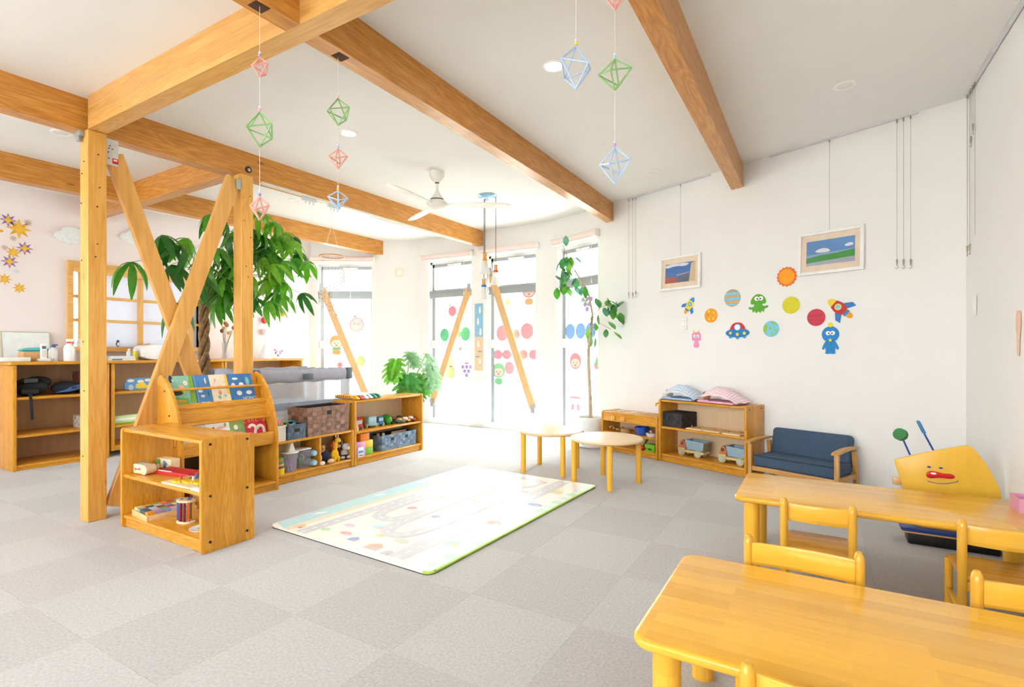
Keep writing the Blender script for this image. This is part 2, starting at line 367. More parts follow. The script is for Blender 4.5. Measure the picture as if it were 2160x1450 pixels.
for (y0, lab, sx) in ((1.424, 'thick pine post carrying the cross beam, a steel plate at its top', 0), (2.40, 'slim pine post standing behind the picture book rack', .0)):
    p = MB().rbox(-3.918, -3.815, y0, y0 + .1, 0, zc(-3.87, y0) - .203, .004, 1).build('wooden_post', POST); tag(p, lab, 'post', None, 'structure')
    random.seed(int(y0 * 100))
    screws(p, [(-3.815, y0 + random.uniform(.02, .08), z) for z in (2.25, 2.05, 1.93, 1.7, 1.62)], .004)
    if y0 < 2:
        screws(p, [(-3.9 + .05 * random.random(), y0, z) for z in (2.2, 2.13, 1.95, 1.6, 1.1, .8, .4)], .004, 'y')
        br = MB().rbox(-3.905, -3.85, y0 - .03, y0 + .0, 2.35, 2.385, .005).cyl((-3.88, y0 - .02, 2.37), (-3.88, y0 - .02, 2.32), .014, n=10).build('steel_bracket', ALU, p)
    else:
        MB().cyl((-3.8148, 2.455, 2.452), (-3.805, 2.455, 2.452), .026, n=20).build('bolt_recess', hole, p); MB().cyl((-3.806, 2.455, 2.448), (-3.797, 2.455, 2.448), .013, n=6).build('bolt', ALU, p)
def brace(y0, z0, y1, z1, xa, xb, w, label):
    t = Vector((y1 - y0, z1 - z0)).normalized(); n = Vector((-t.y, t.x)) * w / 2; pl = [(y0 - n.x, z0 - n.y), (y1 - n.x, z1 - n.y), (y1 + n.x, z1 + n.y), (y0 + n.x, z0 + n.y)]
    # trim the ends square with the posts
    o = MB().prism(pl, xa, xb, 'x', .002, 1).build('diagonal_brace', wood('#eab564', '#d09544', 'z', .42, 5), None, 0)
    return tag(o, label, 'brace', None, 'structure')
b1 = brace(1.585, 2.30, 2.35, .10, -3.905, -3.868, .105, 'diagonal pine brace running down from the thick post to the slim post')
b2 = brace(2.355, 2.36, 1.575, .06, -3.862, -3.825, .105, 'diagonal pine brace running down from the slim post to the foot of the thick post')
pl_ = MB().box(-3.866, -3.862, 1.527, 1.605, 2.22, 2.385).build('perforated_plate', mat('#d8dad6', .4, .3), b1, 0)
for yy, zz in ((1.535, 2.325), (1.553, 2.325), (1.572, 2.325), (1.558, 2.342), (1.535, 2.295), (1.55, 2.30), (1.535, 2.27), (1.553, 2.262)):
    MB().cyl((-3.862, yy, zz), (-3.8605, yy, zz), .004, n=8).build('nail_head', mat('#6a2f2a', .6), b1)
MB().box(-3.8618, -3.861, 1.572, 1.604, 2.235, 2.268).build('red_label', mat('#d8262a', .5), b1, 0)
MB().box(-3.8612, -3.8602, 1.578, 1.599, 2.252, 2.262).build('label_print', WHITE, b1, 0)
MB().box(-3.815, -3.811, 2.36, 2.395, 2.28, 2.36).build('perforated_plate', ALU, b2, 0)

# ---------------------------------------------------------------- windows
GLASS = glassmat(); SASH = mat('#a9b2b6', .4, .35, var=.03); LATCH = mat('#f0f0ee', .4)
def window(name, Mx, op, flip=False):
    s0, s1, z0, z1 = op; w = s1 - s0
    X = lambda s: (s1 - s) if flip else (s0 + s)       # s measured from the hinge stile
    def bx(mb, a, b, n0, n1, c, d): mb.box(min(X(a), X(b)), max(X(a), X(b)), n0, n1, c, d); return mb
    fr = MB()
    bx(fr, 0, .03, .05, .115, z0, z1); bx(fr, w - .02, w, .05, .115, z0, z1); bx(fr, 0, w, .05, .115, z1 - .03, z1); bx(fr, 0, w, .03, .115, z0, z0 + .035)
    root = fr.xf(Mx).build(name, mat('#eceeee', .5, var=.01), None, 0); root['kind'] = 'structure'
    tb = MB(); bx(tb, 0, w, .035, .115, 1.82, 1.92); bx(tb, 0, w, .02, .035, 1.905, 1.92); tb.xf(Mx).build('transom', SASH, root, 0)
    ss = MB(); bx(ss, .03, .075, .06, .1, z0 + .035, 1.82); bx(ss, .03, .06, .06, .1, 1.92, z1 - .03); bx(ss, .03, w - .02, .06, .1, z1 - .075, z1 - .03); bx(ss, .03, w - .02, .06, .1, 1.92, 1.94)
    bx(ss, w - .035, w - .02, .06, .1, z0 + .035, 1.82); ss.xf(Mx).build('sash', SASH, root, 0)
    pu = MB(); bx(pu, .06, w - .02, .078, .084, 1.94, z1 - .075); pu.xf(Mx).build('pane', GLASS, root, 0)
    pl = MB(); bx(pl, .075, w - .035, .078, .084, z0 + .035, 1.82); pl.xf(Mx).build('pane', GLASS, root, 0)
    la = MB(); bx(la, .036, .07, .03, .062, 1.09, 1.2); la.xf(Mx).build('latch', LATCH, root, 0)
    op_ = MB(); bx(op_, w * .42, w * .72, .03, .06, z1 - .065, z1 - .045); bx(op_, w * .5, w * .6, .02, .06, z1 - .085, z1 - .06); op_.xf(Mx).build('window_operator', LATCH, root, 0)
    return root
F_W = frame2(P3, P2); F_P = frame2(P4, P3); F_Q = frame2(P2, P1)
window('window_1', F_Q, WIN_Q, True); window('window_2', F_W, WIN_A, True); window('window_3', F_W, WIN_B, True); window('window_4', F_P, WIN_C, True)
BLIND = mat('#f4dfdb', .8, var=.02)
def blind(Mx, s0, s1, label, knob):
    t = thing('roller_blind', label, 'blind', group='rolled up pale pink blinds')
    MB().cyl((s0, -.05, 2.405), (s1, -.05, 2.405), .032, n=18).xf(Mx).build('rolled_fabric', BLIND, t)
    MB().box(s0, s1, -.06, -.002, 2.355, 2.372).xf(Mx).build('bottom_bar', WHITE, t, 0)
    for e in (s0 - .01, s1 - .002): MB().rbox(e, e + .012, -.085, 0, 2.365, 2.445, .006).xf(Mx).build('bracket', WHITE, t)
    MB().tube([(knob, -.06, 2.38), (knob, -.062, 1.9), (knob, -.06, 1.86)], .0025).xf(Mx).build('pull_cord', WHITE, t)
    MB().cyl((knob, -.06, 1.87), (knob, -.06, 1.83), .004, .009, n=8).xf(Mx).build('cord_weight', WHITE, t)
blind(F_W, 1.24, 2.12, 'pale pink roller blind above the window with the green paper rounds', 1.36)
blind(F_W, .22, 1.11, 'pale pink roller blind above the window with the rows of pink rounds', .95)
blind(F_P, 3.23, 3.98, 'pale pink roller blind above the window behind the tall slender potted tree', 3.3)
blind(F_Q, .66, 1.58, 'pale pink roller blind above the window behind the shell mobile', 1.0)
# diagonal window braces
def wbrace(Mx, a, b, label):
    (sa, za), (sb, zb) = a, b; t = Vector((sb - sa, zb - za)).normalized(); n = Vector((-t.y, t.x)) * .05
    pl = [(sa - n.x, za - n.y), (sb - n.x, zb - n.y), (sb + n.x, zb + n.y), (sa + n.x, za + n.y)]
    r = MB().prism(pl, .004, .034, 'y', .002, 1).xf(Mx).build('window_brace', wood('#e9c08b', '#dcae74', 'z', .5, 5), None, 0); tag(r, label, 'brace', None, 'structure')
    for (s, z), d in ((a, 1), (b, -1)):
        MB().box(s - .03, s + .03, .001, .0035, z - .06, z + .06).xf(Mx).build('steel_plate', ALU, r, 0)
wbrace(F_W, (1.318, 1.93), (1.975, .30), 'sloping pine brace across the window with the green paper rounds')
wbrace(F_W, (.97, 2.12), (.315, .30), 'sloping pine brace across the window with the rows of pink rounds')
wbrace(F_Q, (1.44, 1.98), (.78, .36), 'sloping pine brace across the window behind the shell mobile')
# lattice window in the pink wall
F_K = frame2(P1, PA); LW = lambda ax: wood('#eebf74', '#dba556', ax, .42, 5)
lt = MB().box(LAT[0] - .045, LAT[0], -.035, .13, LAT[2] - .05, LAT[3] + .05).box(LAT[1], LAT[1] + .045, -.035, .13, LAT[2] - .05, LAT[3] + .05)
lt = lt.box(LAT[0], LAT[1], -.035, .13, LAT[3], LAT[3] + .05).box(LAT[0], LAT[1], -.06, .13, LAT[2] - .05, LAT[2]).xf(F_K).build('window_5', LW('y'), None, 0); lt['kind'] = 'structure'
FROST = mat('#d9dbe2', .6, var=.02, trans=.22)
for s in (LAT[0] + .06, LAT[0] + .60, LAT[1] - .09):
    MB().box(s, s + .04, 0, .05, LAT[2], LAT[3]).xf(F_K).build('mullion', LW('z'), lt, 0)
for z in (1.36, 1.60): MB().box(LAT[0], LAT[1], .005, .045, z - .015, z + .015).xf(F_K).build('muntin', LW('y'), lt, 0)
MB().box(LAT[0], LAT[1] - .07, .05, .056, LAT[2], LAT[3]).xf(F_K).build('pane', FROST, lt, 0)
MB().box(LAT[1] - .07, LAT[1], .05, .056, LAT[2], LAT[3]).xf(F_K).build('pane', GLASS, lt, 0)
MB().box(LAT[0], LAT[1], -.06, .0, LAT[3] - .06, LAT[3]).xf(F_K).build('head_rail', LW('y'), lt, 0)

# ================================================================ furniture
CAP = mat('#1c1c1e', .4)
def cabinet(label, loc, rz, w, d, h, shelves, back=None, caps='', bottom=.075, dividers=(), name='toy_shelf', topz=None, plinth=True):
    """open-fronted unit: local x along the front, y into the depth, front at y=0; shelves = heights of shelf tops"""
    t = thing(name, label, 'shelf', loc, rz); th = .022
    for k, x in enumerate((0, w - th)):
        sd = MB().prism(rrect(0, d, 0, h + .004, .018), x, x + th, 'x', .004, 2).build('side_panel', SHELF('z', 'zy'), t)
        if 'lr'[k] in caps:
            xx = x if k == 0 else x + th; dx = -.003 if k == 0 else .003
            for yy in (.045, d - .045):
                for zz in (h - .025, h * .5, .055): MB().cyl((xx - dx * .3, yy, zz), (xx + dx, yy, zz), .007, n=10).build('screw_cap', CAP, sd)
    for z in [topz or h] + list(shelves) + [bottom]:
        MB().rbox(th, w - th, .006, d - .006, z - .022, z, .009, 2).build('top_board' if z == (topz or h) else 'shelf_board', SHELF('x'), t)
    for x, za, zb in dividers: MB().rbox(x - .009, x + .009, .012, d - .012, za, zb, .005, 2).build('divider', SHELF('z', 'zy'), t)
    if plinth: MB().box(th, w - th, .02, .038, .004, bottom - .022).build('plinth', SHELF('x', 'xz'), t, 0)
    if back: MB().box(th, w - th, d - .012, d - .006, bottom, h - .022).build('back_panel', back, t, 0)
    return t
BACKP = wood('#ead2ab', '#dfc196', 'z', .6, 5, amt=.4)
cabinet('low open toy shelf with block tray, its side panel dotted with six black caps', (-3.565, 1.49, 0), 0, .857, .292, .585, [.315], caps='r')
cabinet('low two-bay shelf carrying a brown basket, soft animals inside', (-3.6, 2.512, 0), PI / 2, .818, .27, .335, [], back=BACKP, dividers=[(.46, .075, .313)])
cabinet('open shelf with toy cars on the middle board and blocks below', (-3.6, 3.337, 0), PI / 2, .945, .29, .592, [.31], back=BACKP, caps='l')
o_ = pic(-3.117, 4.105)
cabinet('open shelf with two toy tipper trucks against the picture wall', o_, PIC_A, .872, .285, .586, [.333], back=BACKP, caps='r')
# toy kitchen
kt = cabinet('low wooden play kitchen with two round knobs and a blue pot', pic(-3.85, 4.105), PIC_A, .722, .285, .41, [.205], back=BACKP, bottom=.06, name='play_kitchen')
kt['category'] = 'toy kitchen'
MB().rbox(.022, .70, .004, .02, .315, .392, .003).build('front_board', SHELF('x', 'xz'), kt)
for x in (.17, .30):
    k_ = MB().cyl((x, .004, .352), (x, -.014, .352), .026, n=20).build('knob', wood('#f0bd62', '#e0a445', 'x', .4), kt)
    MB().rbox(x - .004, x + .004, -.019, -.013, .33, .374, .002).build('pointer', wood('#f0bd62', '#e0a445', 'z', .4), k_)
for x in (.14, .30): MB().cyl((x, .15, .41), (x, .15, .414), .055, n=24).build('burner', mat('#d9d4cc', .5), kt)
MB().box(.44, .67, .05, .23, .409, .412).build('sink', mat('#caa05a', .6), kt, 0)
MB().tube([(.60, .25, .41), (.60, .25, .52), (.60, .2, .53), (.60, .14, .525), (.60, .14, .50)], .008, 8).build('tap', wood('#e8a84c', '#cf8a30', 'z', .4), kt)

# picture-book rack, books facing the room
rk = thing('book_rack', 'wooden picture-book rack with curved sides and two display tiers', 'book rack', (-3.50, 1.80, 0), PI / 2)
side = [(0, 0), (.30, 0), (.30, .86), (.265, .885), (.235, .872)] + [(.235 - .235 * math.sin(PI / 2 * i / 10) ** 1.25, .872 - .54 * (1 - math.cos(PI / 2 * i / 10)) ** .92) for i in range(1, 11)]
for x in (0, .678):
    sp = MB().prism(side, x, x + .022, 'x', .004, 2).build('side_panel', SHELF('z', 'zy'), rk)
    if x == 0:
        for yy, zz in ((.2, .78), (.14, .62), (.08, .42), (.26, .1)): MB().cyl((0, yy, zz), (-.003, yy, zz), .006, n=8).build('screw_cap', CAP, sp)
def slope(z0, y0, z1, y1, nm, th=.012):
    t = Vector((y1 - y0, z1 - z0)).normalized(); n = Vector((t.y, -t.x)) * th
    MB().prism([(y0, z0), (y1, z1), (y1 + n.x, z1 + n.y), (y0 + n.x, z0 + n.y)], .022, .678, 'x').build(nm, SHELF('x'), rk, 0)
slope(.66, .180, .872, .262, 'backing_board'); slope(.36, .095, .64, .18, 'backing_board')
slope(.555, .118, .69, .132, 'tier_front')
MB().rbox(.022, .678, .12, .195, .655, .67, .004).build('tier_board', SHELF('x'), rk)
MB().rbox(.022, .678, .03, .11, .348, .364, .006).build('tier_board', SHELF('x'), rk)
MB().rbox(.022, .678, .014, .03, .35, .445, .006).build('tier_front', SHELF('x'), rk)
for y, z in ((.165, .785), (.07, .555)): MB().cyl((.02, y, z), (.68, y, z), .009, n=10).build('rail', SHELF('x'), rk)
MB().rbox(.022, .678, .0, .29, .05, .07, .006).build('shelf_board', SHELF('x'), rk); MB().box(.022, .678, .02, .035, 0, .05).build('plinth', SHELF('x'), rk, 0)
MB().box(.022, .678, .284, .29, .07, .60).build('back_panel', mat('#5a4028', .7), rk, 0)

# ---- children's tables
def table(label, x0, x1, y0, y1, h, legr=.035):
    t = thing('childrens_table', label, 'table', ((x0 + x1) / 2, (y0 + y1) / 2, 0)); a, b = (x1 - x0) / 2, (y1 - y0) / 2
    MB().prism(rrect(-a, a, -b, b, .05, 6), h - .028, h, 'z', .012, 4).build('tabletop', BEECH('x'), t)
    for sx in (-1, 1):
        for sy in (-1, 1): MB().cyl((sx * (a - .072), sy * (b - .075), 0), (sx * (a - .072), sy * (b - .075), h - .026), legr, n=24).build('leg', BEECH('z', 'zy'), t)
    return t
table('long yellow beech table with a pink paper box, before the smiling toy', -.345, .825, 2.655, 3.215, .36)
table('long glossy yellow beech table with three chairs around it', -.39, .825, 1.215, 1.825, .36, .034)
def rtable(label, cx, cy, a0):
    t = thing('round_table', label, 'table', (cx, cy, 0), a0)
    MB().lathe([(0, .332), (.26, .332), (.282, .338), (.291, .347), (.283, .358), (.276, .36), (0, .36)], n=48).build('tabletop', [wood('#efd0a4', '#e6c192', 'x', .38, 5, amt=.4)], t)
    for i in range(4):
        a = PI / 4 + PI / 2 * i; MB().cyl((.255 * math.cos(a), .255 * math.sin(a), 0), (.255 * math.cos(a), .255 * math.sin(a), .335), .022, n=18).build('leg', BEECH('z', 'zy'), t)
rtable('low round wooden table next to the white tree pot', -2.018, 4.11, .08)
rtable('low round wooden table standing in front of the play kitchen', -1.452, 3.958, -.33)
# ---- small chairs
def chair(label, loc, rz, w=.27, sh=.225, bh=.43, group='small beech chairs'):
    """faces +y; back posts at y=0"""
    t = thing('childrens_chair', label, 'chair', loc, rz, group); r = .0145
    for x in (-w / 2 + r, w / 2 - r):
        MB().lathe([(r * .9, 0), (r, .01), (r * 1.05, bh - .03), (r * .9, bh - .012), (r * .55, bh - .002), (0, bh)], (0, 0, 0), 14).xf(Matrix.Diagonal((1, 1.35, 1, 1))).xf(Matrix.Translation((x, 0, 0))).build('back_post', BEECH('z', 'zy'), t)
        MB().cyl((x, .225, 0), (x, .225, sh - .012), .014, n=12).build('leg', BEECH('z', 'zy'), t)
        MB().rbox(x - .008, x + .008, .0, .225, .07, .095, .004).build('side_rail', BEECH('y', 'yx'), t)
    arc = [(-w / 2 + .026, .004)] + [(-w / 2 + .026 + (w - .052) * i / 8, .004 - .014 * math.sin(PI * i / 8)) for i in range(1, 8)] + [(w / 2 - .026, .004)]
    arc2 = [(x, y + .012) for x, y in arc[::-1]]
    MB().prism(arc + arc2, bh - .095, bh - .022, 'z', .004, 2).build('backrest', BEECH('x', 'xz'), t)
    MB().prism(rrect(-w / 2 + .012, w / 2 - .012, -.012, .245, .03, 5), sh - .02, sh, 'z', .006, 3).build('seat', wood('#e8b050', '#cf8f34', 'x', .25, 6, stave=(.4, .04)), t)
    MB().rbox(-w / 2 + .02, w / 2 - .02, -.008, .008, sh - .055, sh - .022, .003).build('seat_rail', BEECH('x', 'xz'), t)
chair('small beech chair at the table by the smiling toy, seat wholly in view', (-.002, 2.462, 0), 0)
chair('small beech chair at the table by the smiling toy, next to the pink paper box', (.575, 2.475, 0), 0)
chair('small beech chair with its back to the carpet, tucked under the glossy yellow table', (-.045, 1.89, 0), PI, .335, .23, .435)
chair('small beech chair tucked under the glossy yellow table, nearer the side wall', (.528, 1.895, 0), PI, .325, .23, .435)
chair('small beech chair on the open side of the glossy yellow table', (.03, 1.13, 0), 0, .33, .23, .425)
# ---- sofa
sf = thing('childrens_sofa', 'navy blue fabric sofa for children with wooden arms', 'sofa', pic(-2.17, 3.98), PIC_A); FAB = mat('#425872', .9, var=.1, vs=60, bump=.25); OAK = lambda a: wood('#ddab63', '#bd833c', a, .4, 7)
sw = .655
MB().rbox(.03, sw - .03, .03, .33, .135, .225, .022, 3).build('seat_cushion', FAB, sf)
sb = MB().rbox(.035, sw - .035, 0, .075, 0, .25, .03, 4).xf(Matrix.Translation((0, .285, .175)) @ Matrix.Rotation(-.17, 4, 'X')).build('back_cushion', FAB, sf)
MB().tube([(.035, .028, .222), (sw - .035, .028, .222)], .004, 6).build('piping', mat('#28384c', .9), sf)
MB().rbox(.02, sw - .02, .012, .03, .105, .14, .003).build('front_rail', OAK('x'), sf); MB().rbox(.02, sw - .02, .34, .358, .105, .14, .003).build('rear_rail', OAK('x'), sf)
for x in (0, sw - .03):
    MB().rbox(x, x + .03, .0, .03, 0, .315, .005).build('front_leg', OAK('z'), sf)
    MB().prism([(.30, .31), (.33, .31), (.375, 0), (.345, 0)], x, x + .03, 'x', .003, 1).build('rear_leg', OAK('z'), sf)
    MB().rbox(x + .005, x + .025, .03, .35, .105, .145, .003).build('side_rail', OAK('y'), sf)
    MB().prism(smoothpoly([(-.03, .315), (-.03, .33), (.0, .342), (.15, .352), (.35, .345), (.35, .33), (.15, .33)], 1), x - .008, x + .038, 'x', .005, 2).build('armrest', OAK('y'), sf)
# ---- play mat
MAT_W, MAT_L = 1.262, 1.90
pm = thing('play_mat', 'pale printed road play mat with a lime green border strip', 'play mat', (-2.134, 2.86, 0), math.radians(-2.5))
MB().prism(rrect(-MAT_W / 2, MAT_W / 2, -MAT_L / 2, MAT_L / 2, .045, 6), .0, .005, 'z').build('underside', mat('#3c3a36', .9), pm, 0)
GLOSSP = dict(rough=.42, var=.03)
MB().prism(rrect(-MAT_W / 2, MAT_W / 2, -MAT_L / 2, MAT_L / 2, .045, 6), .005, .013, 'z').build('foam_sheet', mat('#f7f4ea', **GLOSSP), pm, 0)
def pr(name, poly, col, z=.0131): return MB().prism(poly, z, z + .0002, 'z').build(name, mat(col, **GLOSSP), pm, 0)
hw, hl = MAT_W / 2, MAT_L / 2
pr('sea_print', [(-hw + .005, -hl + .05), (-hw + .13, -hl + .01), (-hw + .16, hl - .3), (-hw + .12, hl - .01), (-hw + .005, hl - .05)], '#c2e4ea')
pr('beach_print', [(-hw + .135, -hl + .01), (-hw + .18, -hl + .01), (-hw + .20, hl - .1), (-hw + .16, hl - .1)], '#f3dfc0')
MB().box(hw - .014, hw + .001, -hl + .04, hl - .04, .0045, .0136).prism(rrect(-hw, hw + .001, -hl - .001, hl, .046, 6)[-7:] + rrect(-hw, hw - .014, -hl + .014, hl, .034, 6)[-7:][::-1], .0045, .0136).build('border_strip', mat('#a6cf3c', .4), pm, 0)
ROADC = '#d6d7dc'  # road and picture print colours lightened to carry the glare on the mat
RZ = [.0133]
def road(pts, w=.10, closed=False):
    RZ[0] += .00025; zr = RZ[0]
    n = len(pts); Lp = []; Rp = []
    for i in range(n):
        a = Vector(pts[(i - 1) % n] if closed or i else pts[0]); b = Vector(pts[(i + 1) % n] if closed or i < n - 1 else pts[-1]); t = (b - a).normalized(); q = Vector((-t.y, t.x)) * w / 2; p = Vector(pts[i]); Lp.append(p + q); Rp.append(p - q)
    mb = MB(); vs = [(p.x, p.y, zr) for p in Lp] + [(p.x, p.y, zr) for p in Rp]
    mb.add(vs, [(i, (i + 1) % n, n + (i + 1) % n, n + i) for i in range(n if closed else n - 1)]); mb.build('road_print', mat(ROADC, **GLOSSP), pm, 0)
    md = MB(); acc = 0
    for i in range(n if closed else n - 1):
        a = Vector(pts[i]); b = Vector(pts[(i + 1) % n]); ln = (b - a).length; t = (b - a).normalized(); q = Vector((-t.y, t.x)) * .005; s = -acc
        while s < ln:
            u0, u1 = max(s, 0), min(s + .035, ln)
            if u1 > u0: A, B = a + t * u0, a + t * u1; md.add([(*(A + q), zr + .0001), (*(B + q), zr + .0001), (*(B - q), zr + .0001), (*(A - q), zr + .0001)], [(0, 1, 2, 3)])
            s += .075
        acc = (acc + ln) % .075
    md.build('lane_marking', mat('#fbfbf7', **GLOSSP), pm, 0)['kind'] = 'stuff'
road([(-.36, -hl + .02), (-.34, -.3), (-.32, .3), (-.30, hl - .02)], .09)
road([(.36, -hl + .05), (.36, 0), (.37, hl - .03)], .11)
def oval(cx, cy, rx, ry, n=26): return [(cx + rx * math.copysign(abs(math.cos(2 * PI * i / n)) ** .6, math.cos(2 * PI * i / n)), cy + ry * math.copysign(abs(math.sin(2 * PI * i / n)) ** .6, math.sin(2 * PI * i / n))) for i in range(n)]
road(oval(-.15, -.02, .12, .48), .085, True); road(oval(.10, -.05, .12, .62), .085, True); road(oval(.0, .72, .22, .13), .07, True)
random.seed(4)
cols = ['#f2c9a0', '#bcdfc4', '#ecaaa2', '#92a9d6', '#f4dc92', '#d8cae2', '#dcb9a2', '#bfe0e8', '#f0d4c6', '#c6cad2']
spots = [(-.45, -.87), (-.28, -.82), (-.13, -.80), (-.02, -.84), (.06, -.72), (-.22, -.70), (.16, -.86), (-.05, -.62), (.22, -.72), (.28, -.88), (-.15, .05), (.10, .1), (-.15, -.25), (.1, -.3), (.24, .2), (.25, -.35), (-.26, .55), (.25, .5), (-.02, .72), (.24, .8), (-.22, .85), (.48, -.6), (.47, -.2), (.49, .25), (.46, .6)]
for k, (x, y) in enumerate(spots):
    c = cols[k % 10]; sz = random.uniform(.028, .05)
    if k % 3 == 0: pl = [(x - sz, y - sz * .7), (x + sz, y - sz * .7), (x + sz, y + sz * .5), (x, y + sz * 1.2), (x - sz, y + sz * .5)]
    elif k % 3 == 1: pl = circ(sz, 12, x, y, 1.1, .8)
    else: pl = smoothpoly([(x - sz * 1.3, y - sz * .4), (x + sz, y - sz * .6), (x + sz * 1.3, y + sz * .2), (x + sz * .2, y + sz * .8), (x - sz, y + sz * .5)], 1)
    pr('picture_print', pl, c, .0132); pr('picture_print', circ(sz * .4, 8, x + sz * .5, y - sz * .3), cols[(k + 3) % 10], .0134)
for i in range(16): pr('bush_print', circ(.045, 9, hw - .045, -hl + .1 + i * .112, .9, 1), '#c2e4cf' if i % 2 else '#d0e9d8', .0132)
for y in (-.7, -.2, .25): pr('boat_print', [(-hw + .05, y), (-hw + .09, y + .09), (-hw + .07, y + .10), (-hw + .04, y + .06)], '#fbfaf5', .0134)
# ---- travel cot
ct = thing('travel_cot', 'grey mesh travel cot behind the basket shelf', 'travel cot', (-4.04, 2.66, 0)); CG = mat('#a9abb8', .85, var=.06, vs=20, bump=.1); CD = mat('#5b666b', .45)
cw, cl, ch = .68, 1.0, .885            # depth (-x), length (+y), height
for x in (0, -cw):
    for y in (0, cl):
        MB().cyl((x, y, 0), (x, y, ch - .1), .016, n=12).build('corner_post', mat('#dfe2e6', .5), ct)
        MB().rbox(x - .03, x + .03, y - .035, y + .035, ch - .115, ch, .014, 3).build('corner_cap', CD, ct)
def sag(p, q, n=10, d=.003): return [Vector(p).lerp(Vector(q), i / n) - Vector((0, 0, d * math.sin(PI * i / n))) for i in range(n + 1)]
def rail(p, q):
    mb = MB(); path = sag(p, q); r = []
    mb.tube(path, .03, 12, radii=[.03 + .003 * math.sin(i * 2.3) for i in range(11)]); c0 = (Vector(p) + Vector(q)) / 2
    mb.xf(Matrix.Translation((0, 0, -.058)) @ Matrix.Translation((0, 0, ch)) @ Matrix.Diagonal((.85, .85 if p[0] != q[0] else 1, 2.0, 1)) @ Matrix.Translation((0, 0, -ch)) if p[0] != q[0] else Matrix.Translation((0, 0, -.058)) @ Matrix.Translation((p[0], 0, ch)) @ Matrix.Diagonal((.85, 1, 2.0, 1)) @ Matrix.Translation((-p[0], 0, -ch))); return mb
for p, q in (((0, .04, ch), (0, cl - .04, ch)), ((-cw, .04, ch), (-cw, cl - .04, ch)), ((-.04, 0, ch), (-cw + .04, 0, ch)), ((-.04, cl, ch), (-cw + .04, cl, ch))):
    rl = rail(p, q).build('padded_rail', CG, ct)
MB().rbox(.028, .042, cl / 2 - .055, cl / 2 + .055, ch - .1, ch - .045, .012).build('fold_button', CD, ct)
MESH = mat('#e9ecf2', .9, alpha=.28)
for (x0, x1, y0, y1) in ((-.004, .004, .02, cl - .02), (-cw - .004, -cw + .004, .02, cl - .02), (-cw + .02, -.02, -.004, .004), (-cw + .02, -.02, cl - .004, cl + .004)):
    MB().box(x0, x1, y0, y1, .52, ch - .09).build('mesh_panel', MESH, ct, 0); MB().box(x0 - .003, x1 + .003, y0, y1, .1, .52).build('fabric_panel', mat('#d4d7df', .9), ct, 0)
for y in (.05, cl - .05): MB().box(.003, .008, y - .045, y + .045, .1, ch - .09).build('edge_fabric', mat('#cfd3dc', .9), ct, 0)
MB().rbox(-cw + .03, -.03, .03, cl - .03, .5, .56, .02).build('mattress', mat('#c7ccd8', .9), ct)
MB().box(.009, .012, .1, cl - .02, .55, .585).build('trim_band', mat('#9db0c6', .9), ct, 0)
# ---- long cupboard by the pink wall
def wallshelf(label, y0, y1, zb):
    t = thing('long_shelf_unit', label, 'shelf', (-5.98, y0, 0), PI / 2); w = y1 - y0; d = .455; h = .95
    for x in (0, w - .026): MB().rbox(x, x + .026, 0, d, zb, h - .03, .004).build('side_panel', SHELF('z', 'zy'), t)
    for z in (zb + .05, .31, .64): MB().rbox(.026, w - .026, .012, d - .012, z - .024, z, .004).build('shelf_board', SHELF('x'), t)
    MB().box(.026, w - .026, d - .012, d - .006, zb, h - .03).build('back_panel', wood('#dcb890', '#cca67c', 'z', .6, 4, amt=.5, stave=(2, .35), plane='zy'), t, 0)
    MB().box(.026, w - .026, .02, .034, zb, zb + .03).build('plinth', SHELF('x'), t, 0)
    return t
wallshelf('long open shelf by the pink wall, baby carriers stowed in it', 1.70, 2.41, .0)
wallshelf('long open shelf by the pink wall with a picture board and a green box inside', 2.43, 3.55, .06)
wallshelf('long open shelf by the pink wall, partly hidden by the travel cot', 3.56, 4.63, .06)
one('shelf_worktop', MB().prism(rrect(-6.44, -5.965, 1.665, 4.65, .03, 5), .922, .95, 'z', .006, 2), SHELF('y', 'yx'), 'continuous pine worktop over the long shelves by the pink wall', 'worktop')
# ---- smiling rocking toy
wt = thing('rocking_board_toy', 'yellow smiling play board with red nose and two antennae', 'play board', (.36, 3.55, 0)); YEL = wood('#f4c244', '#eab433', 'z', .3, 4, amt=.4)
pan = smoothpoly([(0, .445), (.02, .448), (.12, .49), (.30, .548), (.33, .55), (.385, .47), (.435, .36), (.45, .29), (.44, .08), (.06, .08), (.055, .2), (.035, .33)], 2)
MB().prism(pan, 0, .018, 'y', .004, 2).build('face_board', YEL, wt)
BL = mat('#1f3f96', .4)
MB().prism(rrect(.03, .46, -.055, .1, .02), .072, .092, 'z', .003, 1).build('base_board', mat('#173f96', .4), wt); MB().rbox(.06, .44, -.03, .09, 0, .07, .01).build('rocker', BLACK, wt)
MB().rbox(.025, .465, -.06, -.052, .066, .074, .002).build('base_edge', wood('#eab56a', '#d49a4c', 'x'), wt)
for x in (.155, .205): MB().prism(circ(.009, 14, x, .42, 1, .5), -.004, 0, 'y').build('eye', BL, wt)
nose = smoothpoly([(.14, .375), (.15, .40), (.185, .40), (.215, .392), (.25, .395), (.265, .38), (.25, .368), (.2, .37), (.165, .362), (.148, .364)], 2)
ns = MB().prism(nose, -.016, 0, 'y', .005, 3).build('nose', mat('#d0231f', .25), wt); MB().prism(circ(.013, 12, .172, .39, 1, .4), -.0175, -.016, 'y').build('nose_highlight', WHITE, ns)
MB().tube([(.148, -.002, .345)] + [(.148 + .125 * i / 10, -.002, .343 - .012 * math.sin(PI * i / 10) + .012 * i / 10) for i in range(1, 11)] + [(.275, -.002, .362)], .002).build('mouth', mat('#4a5fae', .4), wt)
